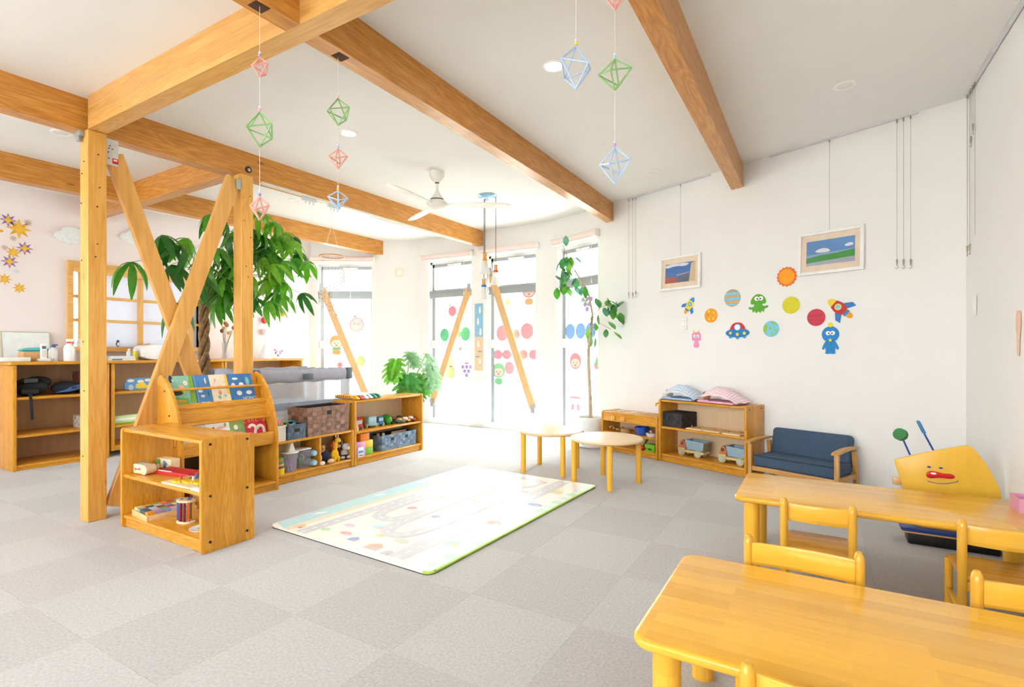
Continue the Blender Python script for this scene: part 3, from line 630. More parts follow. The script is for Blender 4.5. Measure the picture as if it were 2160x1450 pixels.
for (xa, za, xb, zb, c, w_) in ((.075, .475, .045, .555, '#2f7d45', 1), (.175, .51, .135, .60, '#2a7fb8', 0)):
    MB().cyl((xa, .01, za), (xb, .01, zb), .0045, n=8).build('antenna_rod', BL, wt)
    if w_: MB().cyl((-.012, 0, 0), (.012, 0, 0), .033, n=22).xf(Matrix.Translation((xb - .012, .01, zb + .028)) @ Matrix.Rotation(.5, 4, 'Y') @ Matrix.Rotation(.9, 4, 'Z')).build('antenna_disc', mat(c, .4), wt)
    else: MB().rbox(-.007, .007, -.025, .025, -.035, .035, .003).xf(Matrix.Translation((xb - .012, .01, zb + .03)) @ Matrix.Rotation(-.4, 4, 'Y')).build('antenna_paddle', mat(c, .4), wt)
MB().rbox(.0, .04, .02, .05, .30, .34, .004).build('side_block', wood('#e8bd80', '#d3a260', 'z'), wt)

# ================================================================ ceiling fittings
LIT = mat('#fff6e4', .5, emit=14.)
def downlight(x, y, lit, label):
    t = thing('downlight', label, 'ceiling light', (x, y, zc(x, y)), group=None)
    MB().lathe([(.044, .006), (.044, -.005), (.05, -.008), (.062, -.006), (.064, .006)], n=28).build('trim_ring', mat('#f7f6f3', .4), t)
    MB().cyl((0, 0, -.004), (0, 0, .01), .046, n=24).build('diffuser', LIT if lit else mat('#eceae4', .4), t)
    if not lit: return
    ld = bpy.data.lights.new('downlight_lamp', 'SPOT'); ld.energy = 7; ld.color = (1, .95, .88); ld.spot_size = 2.5; ld.spot_blend = 1; ld.shadow_soft_size = .05
    lo = bpy.data.objects.new('downlight_lamp', ld); C.objects.link(lo); lo.parent = t; lo.location = (0, 0, -.012)
downlight(.143, 3.787, False, 'round downlight between the end beam and the side wall')
downlight(-1.271, 2.628, True, 'bright round downlight beside the blue straw ornament')
downlight(-2.933, 2.66, True, 'bright round downlight beside the green straw ornament near the posts')
downlight(-4.623, 1.574, False, 'round downlight between the two beams near the thick post')
downlight(-1.294, 4.752, False, 'small round downlight near the picture rail and the blue hanging ornament')
downlight(-4.738, 3.571, False, 'small round downlight above the leafy tree by the slim post')
# ceiling fan
fx, fy = -2.932, 3.678; fz = zc(fx, fy); FANW = mat('#eeece2', .35)
fan = thing('ceiling_fan', 'white ceiling fan with long narrow blades', 'ceiling fan', (fx, fy, fz))
MB().lathe([(.0, -.10), (.025, -.10), (.05, -.075), (.066, -.04), (.066, 0), (0, 0)], n=28).build('canopy', FANW, fan)
MB().cyl((0, 0, -.11), (0, 0, -.20), .012, n=12).build('downrod', FANW, fan)
MB().lathe([(.019, -.105), (.019, -.10)], n=16).build('collar', BLACK, fan)
MB().lathe([(.016, -.17), (.02, -.19), (.045, -.225), (.062, -.245), (.062, -.25), (0, -.25)], n=28).build('motor_cone', FANW, fan)
MB().lathe([(0, -.249), (.058, -.249), (.058, -.262), (0, -.262)], n=28).build('gap_ring', BLACK, fan)
MB().lathe([(.066, -.26), (.094, -.285), (.096, -.305), (.07, -.33), (.03, -.342), (0, -.344)], n=32).build('hub', FANW, fan)
for a in (33, 153, 273):
    out = [(.09, -.02), (.2, -.055), (.45, -.062), (.62, -.045), (.66, 0), (.62, .04), (.42, .05), (.2, .03), (.09, .02)]
    MB().prism(smoothpoly(out, 1), -.004, .004, 'z').xf(Matrix.Rotation(math.radians(a), 4, 'Z') @ Matrix.Translation((0, 0, -.298)) @ Matrix.Rotation(math.radians(-9), 4, 'X')).build('blade', FANW, fan)
# pendant cluster
qx, qy = -2.963, 4.547; qz = zc(qx, qy)
pn = thing('pendant_lamp', 'three-cord pendant lamp with glass bells and coloured collars', 'pendant lamp', (qx, qy, qz))
MB().lathe([(.0, -.045), (.05, -.04), (.09, -.02), (.105, 0), (0, 0)], n=32).build('ceiling_rose', mat('#9ccdf2', .15, .4), pn)
BELL = mat('#f8f8f6', .15, alpha=.55)
for x, y, z, c in ((-.01, -.03, -.64, '#f2a51e'), (-.055, .02, -.90, '#1f74b8'), (.085, .03, -.755, '#c84f5c')):
    MB().cyl((x, y, -.03), (x, y, z + .02), .0035, n=6).build('cord', mat('#5c5a56', .5), pn)
    MB().cyl((x, y, z + .03), (x, y, z - .03), .02, n=14).build('lamp_holder', wood('#e6b56a', '#cf9a4c', 'z'), pn)
    MB().cyl((x, y, z - .03), (x, y, z - .05), .028, n=16).build('collar', mat(c, .3), pn)
    MB().lathe([(.027, -.05), (.032, -.09), (.042, -.14), (.056, -.175), (.054, -.175), (.04, -.14), (.03, -.09), (.024, -.05)], (x, y, z), 20).build('glass_bell', BELL, pn)
    for k in range(3): MB().ball((x + .022 * math.cos(k * 2.1), y + .022 * math.sin(k * 2.1), z + .035), .005, n=6, k=4).build('red_bead', mat('#c02a30', .3), pn)
# curtain track under the long beam
tr = thing('curtain_track', 'slim white curtain track under the post beam with hook runners', 'curtain track')
za = lambda y: zc(-3.9, y) - .202
def bx_track(y): return -3.865 - (y - 1.5) * .0268
mbt = MB(); ya, yb = 2.62, 5.72
mbt.add([(bx_track(y) + dx, y, za(y) + dz) for y in (ya, yb) for dx in (-.012, .012) for dz in (-.018, .002)], [(0, 1, 3, 2), (4, 6, 7, 5), (0, 4, 5, 1), (2, 3, 7, 6), (1, 5, 7, 3), (0, 2, 6, 4)])
mbt.build('rail', mat('#e7e3d8', .4), tr, 0)
for k in range(2):
    y = 3.02 + k * .28; r_ = MB().rbox(bx_track(y) - .012, bx_track(y) + .012, y, y + .14, za(y) - .05, za(y) - .02, .003).build('runner', mat('#cfd6da', .35), tr)
    for q in (.03, .07, .11): MB().tube([(bx_track(y), y + q, za(y) - .045), (bx_track(y) + .006, y + q, za(y) - .075), (bx_track(y) + .012, y + q, za(y) - .06)], .002, 5).build('hook', ALU, r_)
# shell mobile
mx, my = bx_track(3.35), 3.35
sm = thing('shell_mobile', 'mobile of pale shells on threads under a wooden hoop', 'mobile', (mx, my, 0))
MB().tube([(0, 0, za(my) - .07), (0, 0, 2.22)], .0012, 4).build('cord', mat('#c9ab77', .6), sm)
hz = 1.93
MB().tube([(.11 * math.cos(2 * PI * i / 24), .11 * math.sin(2 * PI * i / 24), hz) for i in range(25)], .006, 6).build('hoop', wood('#e2a758', '#c98a3c', 'x'), sm)
for k in range(4): MB().tube([(.11 * math.cos(PI / 2 * k), .11 * math.sin(PI / 2 * k), hz), (0, 0, 2.22)], .0011, 4).build('thread', mat('#eee6d8', .7), sm)
random.seed(5)
for k in range(22):
    a = 2 * PI * k / 22; ln = .10 + .40 * k / 22; x, y = .11 * math.cos(a), .11 * math.sin(a)
    th_ = MB().tube([(x, y, hz), (x, y, hz - ln - .1)], .0009, 4).build('thread', mat('#f0eee8', .7), sm)
    for j in range(3): MB().ball((x, y, hz - ln - j * .035), .008, 1, .5, 1.2, 7, 5).build('shell', mat(random.choice(['#d8d3cc', '#b9b3ac', '#e8e2da', '#a8a6a8']), .4), th_)
# straw octahedra on threads
def himmeli(parent_label, x, y, ztop, items, cat='hanging ornament'):
    for k, (z0, z1, r, col, bead, rot, label) in enumerate(items):
        t = thing('straw_ornament', label, cat, (x, y, 0)); m = mat(col, .45, var=.05)
        zm = (z0 + z1) / 2; top, bot = (0, 0, z0), (0, 0, z1); eq = [(r * math.cos(rot + PI / 2 * i), r * math.sin(rot + PI / 2 * i), zm + (.012 * (-1) ** i)) for i in range(4)]
        for e in eq: MB().cyl(top, e, .0032, n=6).build('straw', m, t); MB().cyl(bot, e, .0032, n=6).build('straw', m, t)
        for i in range(4): MB().cyl(eq[i], eq[(i + 1) % 4], .0032, n=6).build('straw', m, t)
        MB().ball((0, 0, z0 + .009), .006, n=8, k=5).build('bead', mat(bead, .3), t); MB().ball((0, 0, z0 + .02), .005, n=8, k=5).build('bead', mat('#e8d6f0', .3), t)
        zt = ztop if k == 0 else items[k - 1][1]
        MB().cyl((0, 0, z0), (0, 0, zt), .0009, n=4).build('thread', mat('#efe9dc', .6), t)
PK, GR, BU = '#eba79c', '#8fc07a', '#b4cbe8'
himmeli('', -1.899, 1.271, 2.41, [(2.20, 2.126, .036, PK, '#b6a7e0', .3, 'pink straw octahedron hung highest below the square-holed beam end'), (1.985, 1.848, .062, GR, '#ef9fb0', .15, 'large green straw octahedron hanging beside the slim post'), (1.65, 1.558, .037, PK, '#9a86c8', .5, 'pink straw octahedron dangling in front of the slim post')])
himmeli('', -1.929, 1.687, 2.41, [(2.22, 2.096, .062, GR, '#f0a8a0', .2, 'green straw octahedron on the thread from the brown beam'), (1.985, 1.893, .043, PK, '#a8b8e8', .6, 'pink straw octahedron below the green one from the brown beam'), (1.79, 1.703, .045, BU, '#f2dc3a', .9, 'blue straw octahedron in front of the curtain track hooks')])
himmeli('', -.638, 1.829, 2.42, [(2.38, 2.285, .04, PK, '#efc0d0', .4, 'pink straw octahedron topmost above the large green and blue ones'), (2.105, 1.993, .062, GR, '#86d8c8', .1, 'green straw octahedron hanging next to a blue one by the end beam'), (1.785, 1.651, .058, BU, '#d78ad0', .0, 'blue straw octahedron hanging lowest near the end beam')])
himmeli('', -.70, 1.618, 2.42, [(2.065, 1.923, .062, BU, '#f5d838', 1.1, 'blue straw octahedron with a yellow bead beside the bright downlight')])
# ---------------------------------------------------------------- picture rails, wires, frames
RAILM = mat('#dfe0e6', .35, .3)
def picrail(label, p0, p1, wires):
    t = thing('picture_rail', label, 'picture rail')
    a, b = Vector(p0), Vector(p1); d = (b - a); u = Vector((d.x, d.y, 0)).normalized(); n = Vector((u.y, -u.x, 0)) if Vector((u.y, -u.x, 0)).dot(-a) > 0 else Vector((-u.y, u.x, 0))
    mb = MB(); mb.add([q + n * e + Vector((0, 0, z)) for q in (a, b) for e in (.002, .02) for z in (-.012, .012)], [(0, 1, 3, 2), (4, 6, 7, 5), (0, 4, 5, 1), (2, 3, 7, 6), (1, 5, 7, 3), (0, 2, 6, 4)])
    mb.build('rail', RAILM, t, 0)
    for f, zend, kind in wires:
        p = a.lerp(b, f) + n * .012; hk = MB().cyl(p - Vector((0, 0, .012)), p - Vector((0, 0, .035)), .005, n=8).build('runner', WIRE, t)
        MB().cyl(p - Vector((0, 0, .02)), (p.x, p.y, zend), .0012, n=5).build('wire', WIRE, t)
        if kind:
            MB().cyl((p.x, p.y, zend + .01), (p.x, p.y, zend - .03), .006, .004, n=8).build('wire_lock', WIRE, t)
            MB().tube([(p.x, p.y, zend - .03), (p.x + u.x * .008, p.y + u.y * .008, zend - .045), (p.x, p.y, zend - .055), (p.x - u.x * .008, p.y - u.y * .008, zend - .048)], .0022, 5).build('hook', WIRE, t)
NW = 4.398
picrail('white picture rail holding the painting of rooftops', pic(-3.735, NW, 2.688), pic(-2.748, NW, 2.688), [(.02, 1.67, 1), (.075, 1.66, 1), (.115, 1.67, 1), (.674, 1.98, 0)])
picrail('white picture rail holding the painting of a green hill', pic(-2.197, NW, 2.69), pic(-1.173, NW, 2.69), [(.453, 1.98, 0), (.88, 1.68, 1), (.918, 1.675, 1), (.958, 1.67, 1)])
picrail('white picture rail with loose wires along the side wall', (.829, 4.34, 2.68), (.829, 1.2, 2.62), [(.01, 1.70, 1), (.03, 1.70, 1), (.055, 2.42, 1), (.04, 2.36, 1), (.07, 1.74, 0)])
def frame(label, s0, s1, z0, z1, scene):
    t = thing('framed_picture', label, 'picture', pic((s0 + s1) / 2, NW, (z0 + z1) / 2), PIC_A, rot=(-.045, 0, PIC_A)); w, h = (s1 - s0) / 2, (z1 - z0) / 2; FR = mat('#f6f6f4', .4)
    for a in (-1, 1):
        MB().rbox(min(a * w, a * (w - .025)), max(a * w, a * (w - .025)), -.03, -.006, -h, h, .003).build('frame_rail', FR, t)
        MB().rbox(-w + .025, w - .025, -.03, -.006, min(a * h, a * (h - .025)), max(a * h, a * (h - .025)), .003).build('frame_rail', FR, t)
    MB().box(-w + .02, w - .02, -.014, -.008, -h + .02, h - .02).build('mount_card', mat('#f0dcc6', .8), t, 0)
    def P(poly, c, y=-.0145): MB().prism(poly, y, y + .0006, 'y').build('print', mat(c, .6), t, 0)
    a, b = w - .062, h - .072
    scene(P, a, b)
    MB().box(-w + .025, w - .025, -.0215, -.020, -h + .025, h - .025).build('pane', glassmat('#ffffff', .03), t, 0)
def scene_hill(P, a, b):        # plain stand-in: sky, clouds, far town, grass
    P([(-a, -b), (a, -b), (a, b), (-a, b)], '#5f93cf'); P(smoothpoly([(-a * .7, b * .1), (-a * .4, b * .35), (-a * .1, b * .3), (a * .05, b * .02), (-a * .3, -b * .05)], 2), '#eef3f8', -.0152)
    P(smoothpoly([(a * .55, b * .35), (a * .85, b * .55), (a * .98, b * .3), (a * .7, b * .2)], 2), '#e6eef5', -.0152); P([(-a, -b * .12), (a, b * .02), (a, -b * .3), (-a, -b * .35)], '#8fb3cf', -.0152)
    P([(-a, -b * .4), (-a * .4, -b * .22), (a * .3, -b * .18), (a, -b * .02), (a, -b * .65), (-a, -b * .8)], '#3f9a4e', -.0158); P([(-a, -b), (a, -b), (a, -b * .6), (a * .2, -b * .66), (-a, -b * .78)], '#a9b4c2', -.0164)
def scene_roofs(P, a, b):       # plain stand-in: sea, cloud, roofs
    P([(-a, -b), (a, -b), (a, b), (-a, b)], '#3f76c0'); P(smoothpoly([(-a, b * .55), (-a * .3, b * .75), (a * .4, b * .6), (a * .7, b * .95), (-a, b)], 1), '#dfe9f3', -.0152)
    P([(-a, -b), (-a * .1, -b), (-a * .15, -b * .5), (-a * .6, -b * .3), (-a, -b * .45)], '#b25a4c', -.0158); P([(a * .62, -b), (a, -b), (a, b), (a * .75, b * .85)], '#d8c39c', -.0158)
    P([(-a * .1, -b), (a * .6, -b), (a * .65, -b * .3), (a * .1, -b * .2)], '#5f6f86', -.0158); P([(-a * .2, -b * .3), (a * .6, -b * .1), (a * .62, -b * .02), (-a * .2, -b * .2)], '#c9ae86', -.0164)
frame('small white-framed painting of a blue sea beyond red roofs', -3.305, -2.845, 1.645, 1.978, scene_roofs)
frame('white-framed painting of a green hill under blue sky', -1.962, -1.495, 1.645, 1.982, scene_hill)
# ---------------------------------------------------------------- wall stickers (thin painted card)
PCOL = lambda c: mat(c, .6, var=.06, vs=30)
def sticker(name, label, s, z, shapes, cat='wall sticker', Mx=None, loc=None, rot=None, group=None):
    """shapes: (polygon in metres about the centre, colour, layer)"""
    t = thing(name, label, cat, loc or pic(s, NW - .0005, z), rot=rot or (0, 0, PIC_A), group=group)
    for k, (pl, c, ly) in enumerate(shapes): MB().prism(pl, -.002 - .0012 * ly, -.0008 * (ly > 0) - .0012 * max(0, ly - 1), 'y').build('card_base' if ly == 0 else 'card_detail', PCOL(c), t, 0)
    return t
def rotp(pl, a, dx=0, dy=0): return [(x * math.cos(a) - y * math.sin(a) + dx, x * math.sin(a) + y * math.cos(a) + dy) for x, y in pl]
def rocket(body, nose, fin, win, a, k):
    R = lambda pl: rotp([(x * k, y * k) for x, y in pl], a)
    return [(R(smoothpoly([(-.035, -.05), (.035, -.05), (.045, .0), (.03, .06), (-.03, .06), (-.045, 0)], 1)), body, 0), (R([(-.032, .05), (.032, .05), (.022, .08), (0, .1), (-.022, .08)]), nose, 1),
            (R([(-.045, .0), (-.085, -.04), (-.08, -.075), (-.032, -.045)]), fin, 1), (R([(.045, 0), (.085, -.04), (.08, -.075), (.032, -.045)]), fin, 1), (R(circ(.024, 16, 0, .012)), win[0], 1), (R(circ(.017, 16, 0, .012)), win[1], 2),
            (R([(-.025, -.05), (.025, -.05), (.025, -.07), (-.025, -.07)]), '#2d8cc4', 1), (R(smoothpoly([(-.022, -.07), (.022, -.07), (.018, -.1), (0, -.115), (-.018, -.1)], 1)), '#f5a31e', 1)]
sticker('rocket_sticker', 'yellow and blue toy rocket cut-out on the picture wall', -2.975, 1.488, rocket('#f3dc2a', '#3f9ad6', '#2b86c8', ('#2b86c8', '#8fd6ee'), -.6, .86))
sticker('rocket_sticker', 'red and blue toy rocket cut-out with yellow nose', -1.667, 1.373, rocket('#c5333c', '#f1d63c', '#2d7fc4', ('#f1d63c', '#86cfe6'), .85, 1.05))
sticker('planet_sticker', 'small orange planet cut-out with yellow craters', -2.748, 1.375, [(circ(.066), '#f5a623', 0)] + [(circ(.012, 10, x, y), '#f6d24a', 1) for x, y in ((-.02, .04), (.03, .025), (-.02, -.035), (.025, -.03))] + [(circ(.008, 8, -.03, .005, 1.6, .6), '#c98a3a', 1)])
st = [(circ(.078), '#b9a98f', 0)]
for k, (y0, y1, c) in enumerate(((.025, .05, '#8fd0e4'), (.008, .02, '#f0b266'), (-.025, .003, '#86cbe2'), (-.045, -.03, '#f0b266'), (-.068, -.05, '#8fd0e4'))):
    w0, w1 = math.sqrt(.077 ** 2 - y0 ** 2), math.sqrt(.077 ** 2 - y1 ** 2); st.append(([(-w0, y0), (w0, y0), (w1, y1), (-w1, y1)], c, 1))
sticker('planet_sticker', 'striped planet cut-out in beige and pale blue', -2.537, 1.521, st)
eyes = lambda x, y, r: [(circ(r, 14, x - r * .95, y, 1, .95), '#ffffff', 1), (circ(r, 14, x + r * .95, y, 1, .95), '#ffffff', 1), (circ(r * .35, 8, x - r * .6, y - r * .1), '#20242a', 2), (circ(r * .35, 8, x + r * .7, y - r * .1), '#20242a', 2)]
sticker('alien_sticker', 'green jellyfish alien cut-out with round white eyes', -2.299, 1.456, [(smoothpoly([(0, .085), (.05, .06), (.072, .01), (.055, -.01), (.03, -.005), (.045, -.03), (.085, -.02), (.088, -.04), (.05, -.05), (.05, -.085), (.03, -.06), (.02, -.09), (.0, -.065), (-.02, -.09), (-.03, -.06), (-.05, -.085), (-.05, -.05), (-.088, -.05), (-.085, -.025), (-.045, -.035), (-.03, -.005), (-.06, -.01), (-.072, .01), (-.05, .06)], 2), '#58ad2c', 0)] + eyes(.005, .04, .02))
sticker('planet_sticker', 'plain yellow-green planet cut-out on the picture wall', -2.026, 1.42, [(circ(.07), '#d9d22a', 0)])
sticker('sun_sticker', 'orange sun cut-out with a scalloped rim', -2.06, 1.657, [(star(16, .084, .074), '#ee7326', 0), (circ(.064), '#fba51f', 1)])
sticker('planet_sticker', 'crimson planet cut-out beside the red rocket', -1.833, 1.309, [(circ(.068), '#cc3a52', 0), ([(-.05, .01), (.05, .016), (.05, .02), (-.05, .016)], '#b52c44', 1), ([(-.04, -.02), (.045, -.026), (.045, -.022), (-.04, -.016)], '#b52c44', 1)])
sticker('alien_sticker', 'small pink alien cut-out with yellow horns', -2.902, 1.162, [(smoothpoly([(-.05, .06), (.05, .062), (.045, .0), (.05, -.015), (.015, -.02), (.03, -.05), (.028, -.085), (-.028, -.085), (-.03, -.05), (-.015, -.02), (-.05, -.015), (-.045, 0)], 2), '#f098c8', 0), ([(-.035, .06), (-.018, .06), (-.03, .085)], '#f2d431', 1), ([(.035, .06), (.018, .06), (.03, .085)], '#f2d431', 1)] + eyes(0, .025, .016))
sticker('saucer_sticker', 'red and blue flying saucer cut-out with yellow lamps', -2.488, 1.221, [(smoothpoly([(-.075, 0), (-.065, .045), (-.03, .078), (.03, .078), (.065, .045), (.075, 0)], 1), '#d42c34', 0), (circ(.112, 24, 0, -.015, 1, .36), '#1c7fc4', 1), (circ(.032, 18, 0, .035), '#3f97d4', 1), (circ(.026, 18, 0, .035), '#f4f8fb', 2)] + [(circ(.014, 12, x, y), '#f1da2e', 2) for x, y in ((-.065, -.015), (0, -.028), (.065, -.02))] + [(circ(.018, 12, x, y), '#4fa4da', 0) for x, y in ((-.065, -.047), (0, -.055), (.065, -.047))])
sticker('planet_sticker', 'light blue earth cut-out with green continents', -2.189, 1.232, [(circ(.068), '#7fd0e4', 0), (smoothpoly([(-.06, .03), (-.03, .04), (-.035, -.01), (-.055, -.04), (-.066, 0)], 1), '#9cc83e', 1), (smoothpoly([(.0, .066), (.03, .055), (.045, .04), (.02, .03)], 1), '#9cc83e', 1), (circ(.012, 9, .04, -.01), '#9cc83e', 1), (circ(.013, 9, -.008, .005, .6, 1), '#9cc83e', 1), (circ(.01, 9, .01, -.045, 1.4, .6), '#9cc83e', 1)])
sticker('alien_sticker', 'blue alien cut-out with yellow pompom and star', -1.73, 1.128, [(circ(.062, 22, 0, .045), '#1b87cf', 0), (smoothpoly([(-.03, 0), (.03, 0), (.055, -.045), (.062, -.07), (.045, -.075), (.035, -.05), (.033, -.09), (.04, -.105), (.0, -.108), (0, -.085), (0, -.108), (-.04, -.105), (-.033, -.09), (-.035, -.05), (-.045, -.075), (-.062, -.07), (-.055, -.045)], 1), '#1b87cf', 0), (circ(.018, 12, 0, .118), '#eadf2c', 1), (star(5, .018, .008), '#eadf2c', 2)] + eyes(0, .055, .017))
def plate(name, label, loc, rz, w, h, m='#f3f2ee'):
    t = thing(name, label, 'switch', loc, rz); MB().rbox(-w / 2, w / 2, -.008, 0, -h / 2, h / 2, .003).build('plate', mat(m, .4), t); MB().rbox(-w / 5, w / 5, -.011, -.007, -h / 4, h / 4, .002).build('rocker', mat('#faf9f6', .35), t)
plate('light_switch', 'white switch plate under the yellow rocket cut-out', pic(-3.038, NW, 1.312), PIC_A, .07, .12)
plate('light_switch', 'white switch plate on the side wall', (.83, 4.18, 1.32), -PI / 2, .07, .12)
QA = math.atan2(P2.y - P1.y, P2.x - P1.x)
def qw(s, n, z): p = P1 + (P2 - P1).normalized() * s + Vector((math.sin(QA), -math.cos(QA))) * n; return (p.x, p.y, z)
plate('wall_speaker', 'cream square wall unit above the broad-leaved plant', qw(1.312, .002, 2.215), QA, .12, .12, '#efe6cf'); plate('light_switch', 'white switch plate above the broad-leaved plant', qw(1.487, .002, 1.292), QA, .07, .12)
sticker('felt_hanging', 'peach felt hand-shaped hanging on the side wall', 0, 0, [(smoothpoly([(-.015, -.11), (.015, -.11), (.02, -.02), (.035, .03), (.03, .1), (.015, .11), (0, .09), (-.012, .11), (-.03, .1), (-.035, .03), (-.02, -.02)], 1), '#f3c9ae', 0)], 'wall hanging', loc=(.829, 3.38, 1.13), rot=(0, 0, -PI / 2))
# pink wall: paper stars and clouds
def pinkw(y, z): return (-6.449, y, z)
GOLD = '#e0ab2c'
random.seed(8)
for (y, z, r, kind, label) in ((1.80, 2.255, .085, 'p', 'gold and violet paper star nearest the beam'), (1.876, 2.189, .125, 'g', 'largest gold paper star on the pink wall'), (1.94, 2.26, .05, 's', 'tiny rose paper star next to the largest gold star'), (1.836, 2.093, .04, 's', 'tiny rose paper star under the largest gold star'),
        (1.917, 2.014, .085, 'p', 'gold and violet paper star level with the cloud underside'), (1.777, 1.995, .04, 's', 'tiny rose paper star beside a gold star'), (1.836, 1.961, .075, 'g', 'mid-sized gold paper star between two violet ones'), (1.81, 1.873, .085, 'p', 'lowest gold and violet paper star'), (1.86, 1.79, .04, 'w', 'tiny silver paper star on the pink wall'), (1.777, 1.707, .07, 'g', 'gold paper star low beside the lattice window'), (1.88, 1.635, .07, 'g', 'lowest gold paper star above the whiteboard')):
    r *= .75
    sh = [(star(8, r, r * .45), GOLD if kind == 'g' else ('#8f6fb8' if kind == 'p' else ('#cdb2a8' if kind == 's' else '#d9dde2')), 0)]
    if kind == 'p': sh.append((star(4, r * .7, r * .3), '#e9b93a', 1))
    if kind == 'g': sh.append((star(4, r * .95, r * .3), '#ecbc40', 1))
    sticker('paper_star', label, 0, 0, sh, 'paper star', loc=pinkw(y, z), rot=(0, 0, PI / 2))
sticker('paper_moon', 'gold paper crescent moon beside the paper stars', 0, 0, [(smoothpoly([(-.3, .1), (-.1, .16), (.02, .2), (-.08, .1), (-.12, -.02), (-.06, -.1), (.06, -.14), (-.1, -.16), (-.28, -.06)], 1), GOLD, 0)], 'paper moon', loc=pinkw(1.74, 2.28), rot=(0, 0, PI / 2))
cl_ = smoothpoly([(-.18, .0), (-.17, .06), (-.12, .08), (-.1, .13), (-.02, .16), (.05, .12), (.12, .13), (.16, .07), (.2, .03), (.17, -.04), (.08, -.07), (.02, -.05), (-.06, -.08), (-.13, -.05)], 2)
for y, z, lab in ((2.30, 2.17, 'fluffy white paper cloud beside the thick post'), (2.86, 2.26, 'fluffy white paper cloud behind the diagonal braces'), (3.6, 2.2, 'fluffy white paper cloud behind the leafy tree')):
    one('paper_cloud', MB().prism([(x * .95, q * .8) for x, q in cl_], -.03, 0, 'y', .01, 3), mat('#eef2f4', .95, var=.06, vs=40, bump=.5), lab, 'cloud', pinkw(y, z), PI / 2)

# ================================================================ window decorations (on the inside of the panes)
def pale(c, k=.12): return '#' + ''.join('%02x' % int(int(c[i:i + 2], 16) * (1 - k) + 255 * k) for i in (1, 3, 5))  # mixes white into the film colours to imitate window glare
def wst(Mx, s, z, shapes, name, label, group=None):
    p = Mx @ Vector((s, .068, z)); ang = math.atan2(-Mx[1][0], -Mx[0][0])
    t = thing(name, label, 'window sticker', p, rot=(0, 0, ang), group=group)
    for k, (pl, c, ly) in enumerate(shapes):
        pl = [(x_ * 1.28, y_ * 1.28) for x_, y_ in pl]
        MB().prism(pl, -.0006 * ly - .0006, -.0006 * ly, 'y').build('film', mat(pale(c), .6, trans=.13, var=.05), t, 0)
R = .075
def bow(c, x): return [(circ(R, 20, -x, 0, .9, 1), c, 0), (circ(R, 20, x, 0, .9, 1), c, 0), ([(-x * .5, .03), (x * .5, -.03), (x * .5, .03), (-x * .5, -.03)], c, 0)]
WS = lambda X: -2.867 - X          # metre mark of world X on the window wall
wst(F_W, WS(-4.66), 1.28, [(circ(.075, 20, 0, 0, .85, 1), '#5fc78c', 0)], 'paper_round', 'green paper round next to the frame of its window', 'green paper rounds')
wst(F_W, WS(-4.29), 1.29, [(circ(.078, 20, .0, 0, .85, 1), '#5fc78c', 0), ([(-.06, .02), (-.11, .05), (-.1, -.05), (-.06, -.02)], '#5fc78c', 0)], 'paper_round', 'green paper round with a small bow beside the bath poster')
wst(F_W, WS(-4.52), 1.62, [(circ(.06, 20, 0, 0, .95, 1), '#ee8ba0', 0), (circ(.018, 8, -.03, .065, 1, .6), '#7cc98c', 1)], 'apple_sticker', 'pink apple sticker above the green paper rounds')
gp = [(circ(.024, 12, x, y), '#a98cd0', 0) for x, y in ((-.052, .05), (0, .05), (.052, .05), (-.026, .004), (.026, .004), (0, -.042))] + [(circ(.03, 10, 0, .09, 1.2, .4), '#e08a6a', 1)]
wst(F_W, WS(-4.27), .76, gp, 'grape_sticker', 'violet grape sticker below the green paper rounds')
wst(F_W, WS(-4.55), .78, [(circ(.05, 14, 0, .08), '#f8dcc0', 0), (smoothpoly([(-.05, .04), (.05, .04), (.07, -.1), (-.07, -.1)], 1), '#cfe0a0', 0), (circ(.02, 8, 0, .15), '#f0b060', 1)], 'child_sticker', 'pale child figure sticker behind the sloping brace')
wst(F_W, WS(-4.38), 1.08, [(circ(.022, 10), '#f2a58c', 0)], 'fruit_sticker', 'small orange fruit sticker above the grapes')
for X, z, lb in ((-3.68, 1.29, 'partly behind the sloping brace'), (-3.30, 1.31, 'clear of the brace')): wst(F_W, WS(X), z, [(circ(.08, 20, 0, 0, .95, 1.05), '#f2a0a8', 0)], 'paper_round', 'large pink paper round in the upper row, ' + lb, 'upper row of pink rounds')
wst(F_W, WS(-3.47), 1.27, [(circ(.05, 16), '#f2a0a8', 0)], 'paper_round', 'half-size pink paper round in the upper pink row')
for X, lb in ((-3.75, 'at its latch end'), (-3.61, 'second from the latch'), (-3.36, 'just past the brace'), (-3.20, 'at its end away from the latch')): wst(F_W, WS(X), 1.0, [(circ(.052, 18, 0, 0, 1.1, 1), '#ee98a4', 0)], 'paper_round', 'pink paper round of the lower row, ' + lb, 'lower row of pink rounds')
wst(F_W, WS(-3.57), .82, [(circ(.062, 18, 0, 0, .95, 1.1), '#f3a4b0', 0)], 'paper_round', 'single pink paper round hanging under the pink rows')
def face(hat, skin, body): return [(circ(.08, 18, 0, .05), hat, 0), (circ(.055, 16, 0, .03, 1.1, .8), skin, 1), (circ(.006, 6, -.02, .035), '#5a4038', 2), (circ(.006, 6, .02, .035), '#5a4038', 2), (circ(.012, 8, 0, .01), '#e88a80', 2), (smoothpoly([(-.045, -.03), (.045, -.03), (.05, -.1), (-.05, -.1)], 1), body, 0)]
wst(F_W, WS(-3.27), 1.78, face('#e89090', '#fbe6d4', '#f0b070'), 'child_sticker', 'child sticker with a strawberry cap above the pink rounds')
wst(F_W, WS(-3.74), .72, face('#8fcf9a', '#fbe6d4', '#7cc48c'), 'child_sticker', 'child sticker with a green cap below the pink rounds')
